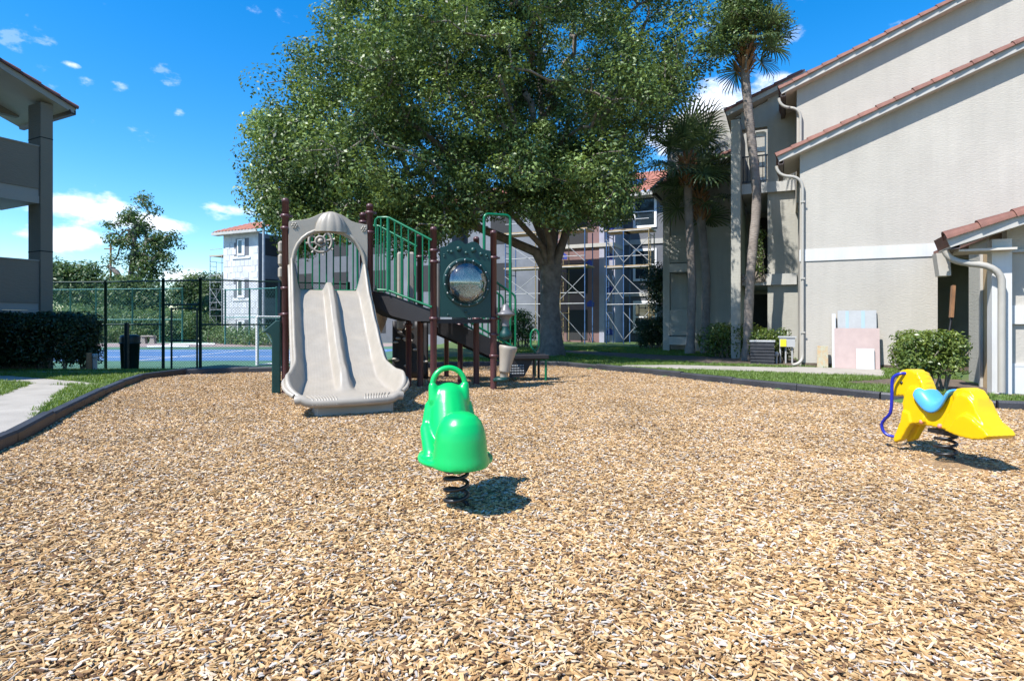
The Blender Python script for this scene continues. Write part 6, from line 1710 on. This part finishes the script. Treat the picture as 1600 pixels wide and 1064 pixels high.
for k in range(24):
    l = g.uniform(0.022, 0.048); w = g.uniform(0.008, 0.018) if k > 2 else g.uniform(0.004, 0.006); th = g.uniform(0.002, 0.0055); bend = g.uniform(-0.0015, 0.003)
    if k <= 2: l *= 1.5
    if k == 0: l, w = 0.11, 0.006
    V_ = []; ns_ = 3
    for i in range(ns_ + 1):
        x = -l / 2 + l * i / ns_; ww = w / 2 * (0.78 if i in (0, ns_) else 1) * g.uniform(0.65, 1.1); zb = bend * (1 - (2 * i / ns_ - 1) ** 2); sk = g.uniform(-0.2, 0.2) * w
        V_ += [(x + g.uniform(-1, 1) * l * 0.10, -ww + sk, zb), (x + g.uniform(-1, 1) * l * 0.10, ww + sk, zb + g.uniform(-1, 1) * 0.001), (x, ww * 0.9 + sk, zb + th), (x, -ww * 0.9 + sk, zb + th)]
    F = [(0, 1, 2, 3), (4 * ns_, 4 * ns_ + 3, 4 * ns_ + 2, 4 * ns_ + 1)]
    for i in range(ns_):
        for q in range(4): F.append((i * 4 + q, i * 4 + (q + 1) % 4, (i + 1) * 4 + (q + 1) % 4, (i + 1) * 4 + q))
    me = bpy.data.meshes.new('chip'); me.from_pydata(V_, [], F)
    bm = bmesh.new(); bm.from_mesh(me); bmesh.ops.recalc_face_normals(bm, faces=bm.faces); bm.to_mesh(me); bm.free()
    me.materials.append(cmat); o = bpy.data.objects.new('chip_source', me); chip_col.objects.link(o)

def np_inside(poly, X, Y):
    r = np.zeros(X.shape, bool); n = len(poly); j = n - 1
    for i in range(n):
        xi, yi = poly[i]; xj, yj = poly[j]
        if yi != yj:
            r ^= ((yi > Y) != (yj > Y)) & (X < (xj - xi) * (Y - yi) / (yj - yi) + xi)
        j = i
    return r
def region_mesh(name, test, x0, x1, y0, y1, st, zf, df):
    """square-celled sheet over the cells whose centres pass test(X, Y); point density stored as 'dens'"""
    xs_ = np.arange(x0, x1 + 1e-6, st); ys_ = np.arange(y0, y1 + 1e-6, st); V_ = []; Q = []; D = []; idx = {}
    X, Y = np.meshgrid((xs_[:-1] + xs_[1:]) / 2, (ys_[:-1] + ys_[1:]) / 2); ok = test(X, Y)
    def vid(i, j):
        if (i, j) not in idx:
            x, y = xs_[i], ys_[j]; idx[(i, j)] = len(V_); V_.append((x, y, zf(x, y))); D.append(df(x, y))
        return idx[(i, j)]
    for j, i in zip(*np.nonzero(ok)): Q.append((vid(i, j), vid(i + 1, j), vid(i + 1, j + 1), vid(i, j + 1)))
    me = bpy.data.meshes.new(name); me.from_pydata(V_, [], Q)
    at = me.attributes.new('dens', 'FLOAT', 'POINT'); at.data.foreach_set('value', D); me.update(); return me
def chip_z(x, y):
    return -0.012 + 0.018 * mnoise.noise((x * 0.8, y * 0.8, 3)) + 0.008 * mnoise.noise((x * 3, y * 3, 5)) - 0.03 * math.exp(-((x - 3.3) ** 2 + (y - 4.3) ** 2) / 0.25) + 0.012
def chip_d(x, y):
    if abs(x) > 0.92 * y + 0.3: return 3600.0 if y < 7 else 2000.0
    if y < 3.2: return 11500.0
    if y < 5: return 8400.0
    if y < 7: return 5000.0
    if y < 10: return 3300.0
    return 2500.0
BEDI = BED
me = region_mesh('wood_chips', lambda x, y: np_inside(BEDI, x, y) & (np.abs(x) < 0.95 * y + 2.4), -8.0, 12.0, 0.75, 14.2, 0.15, chip_z, chip_d)
wc_ = scatter('wood_chips', me, chip_col, None, 'dens', 0.45, 0.95, 0.34, 5, 'loose tan wood chips covering the playground', 'wood chips')
# undulating base so that no gap shows through
me2 = region_mesh('chip_floor', lambda x, y: np_inside(BEDI, x, y) & (np.abs(x) < 1.2 * y + 3.5), -9.0, 12.6, -0.6, 14.2, 0.15, lambda x, y: chip_z(x, y) - 0.001, lambda x, y: 0)
me2.materials.append(MATS['chip_bed']); me2.polygons.foreach_set('use_smooth', [True] * len(me2.polygons))
o = bpy.data.objects.new('chip_floor', me2); COL.objects.link(o); tag(o, 'packed layer of small wood chips under the loose ones', 'ground', kind='structure')

# grass tufts
grass_col = bpy.data.collections.new('grass_sources')
g = random.Random(12)
for k in range(6):
    V_ = []; F = []; T = []
    for q in range(16):
        a = g.uniform(0, 6.283); rr_ = 0.045 * math.sqrt(g.random()); h = g.uniform(0.02, 0.055); le = g.uniform(0.1, 0.7) * h; c = Vector((rr_ * math.cos(a * 3), rr_ * math.sin(a * 3), 0)); d = Vector((math.cos(a), math.sin(a), 0)); s = Vector((-d.y, d.x, 0)) * 0.0028
        i0 = len(V_); m1 = c + d * le * 0.35 + Vector((0, 0, h * 0.6)); m2 = c + d * le + Vector((0, 0, h)); V_ += [c - s, c + s, m1 + s * 0.8, m1 - s * 0.8, m2]; F += [(i0, i0 + 1, i0 + 2, i0 + 3), (i0 + 3, i0 + 2, i0 + 4)]; tt = min(1, max(0, g.gauss(0.5, 0.25))); T += [tt, tt]
    me = bpy.data.meshes.new('tuft'); me.from_pydata([tuple(v) for v in V_], [], F); at = me.attributes.new('tint', 'FLOAT', 'FACE'); at.data.foreach_set('value', T); me.materials.append(MATS['leaf_grass']); me.update()
    o = bpy.data.objects.new('tuft_source', me); grass_col.objects.link(o)
PAVED = [o_ for o_ in bpy.data.objects if o_.get('category') == 'path' or o_.name.startswith('planting')]
def poly_of(o_):
    n = len(o_.data.vertices) // 2; return [(v.co.x, v.co.y) for v in o_.data.vertices[:n]]
PAVP = [poly_of(o_) for o_ in PAVED]
grown = BORDER
def lawn_ok(X, Y):
    ok = ~np_inside(BED, X, Y)
    for p in PAVP: ok &= ~np_inside(p, X, Y)
    w = (X - O_A.x) * DW.x + (Y - O_A.y) * DW.y; d = (X - O_A.x) * DD.x + (Y - O_A.y) * DD.y
    ok &= ~((w > -0.05) & (d > -0.05)); ok &= ~((w > 2.4) & (d > -4.3)); ok &= ~((X < 0) & (Y > 15.8))
    B = np.array([(p.x, p.y) for p in dense[::2]])
    jj, ii = np.nonzero(ok)
    for k in range(0, len(jj), 4000):
        P = np.stack([X[jj[k:k + 4000], ii[k:k + 4000]], Y[jj[k:k + 4000], ii[k:k + 4000]]], 1)
        near = (((P[:, None, :] - B[None]) ** 2).sum(2).min(1) < 0.11 ** 2)
        ok[jj[k:k + 4000][near], ii[k:k + 4000][near]] = False
    return ok & (np.abs(X) < 0.95 * Y + 2.5)
def lawn_d(x, y):
    bare = mnoise.noise((x * 0.9, y * 0.9, 9))
    k = 1.0 if bare < 0.25 else 0.25
    w = (Vector((x, y, 0)) - O_A).dot(DW)
    return k * (560.0 if y < 12.5 else 330.0)
me = region_mesh('grass', lawn_ok, -12.5, 13, 1.6, 23.0, 0.1, lambda x, y: ground_z(x, y) + 0.0, lawn_d)
scatter('grass', me, grass_col, None, 'dens', 0.7, 1.5, 0.15, 9, 'short green lawn grass round the playground', 'grass')
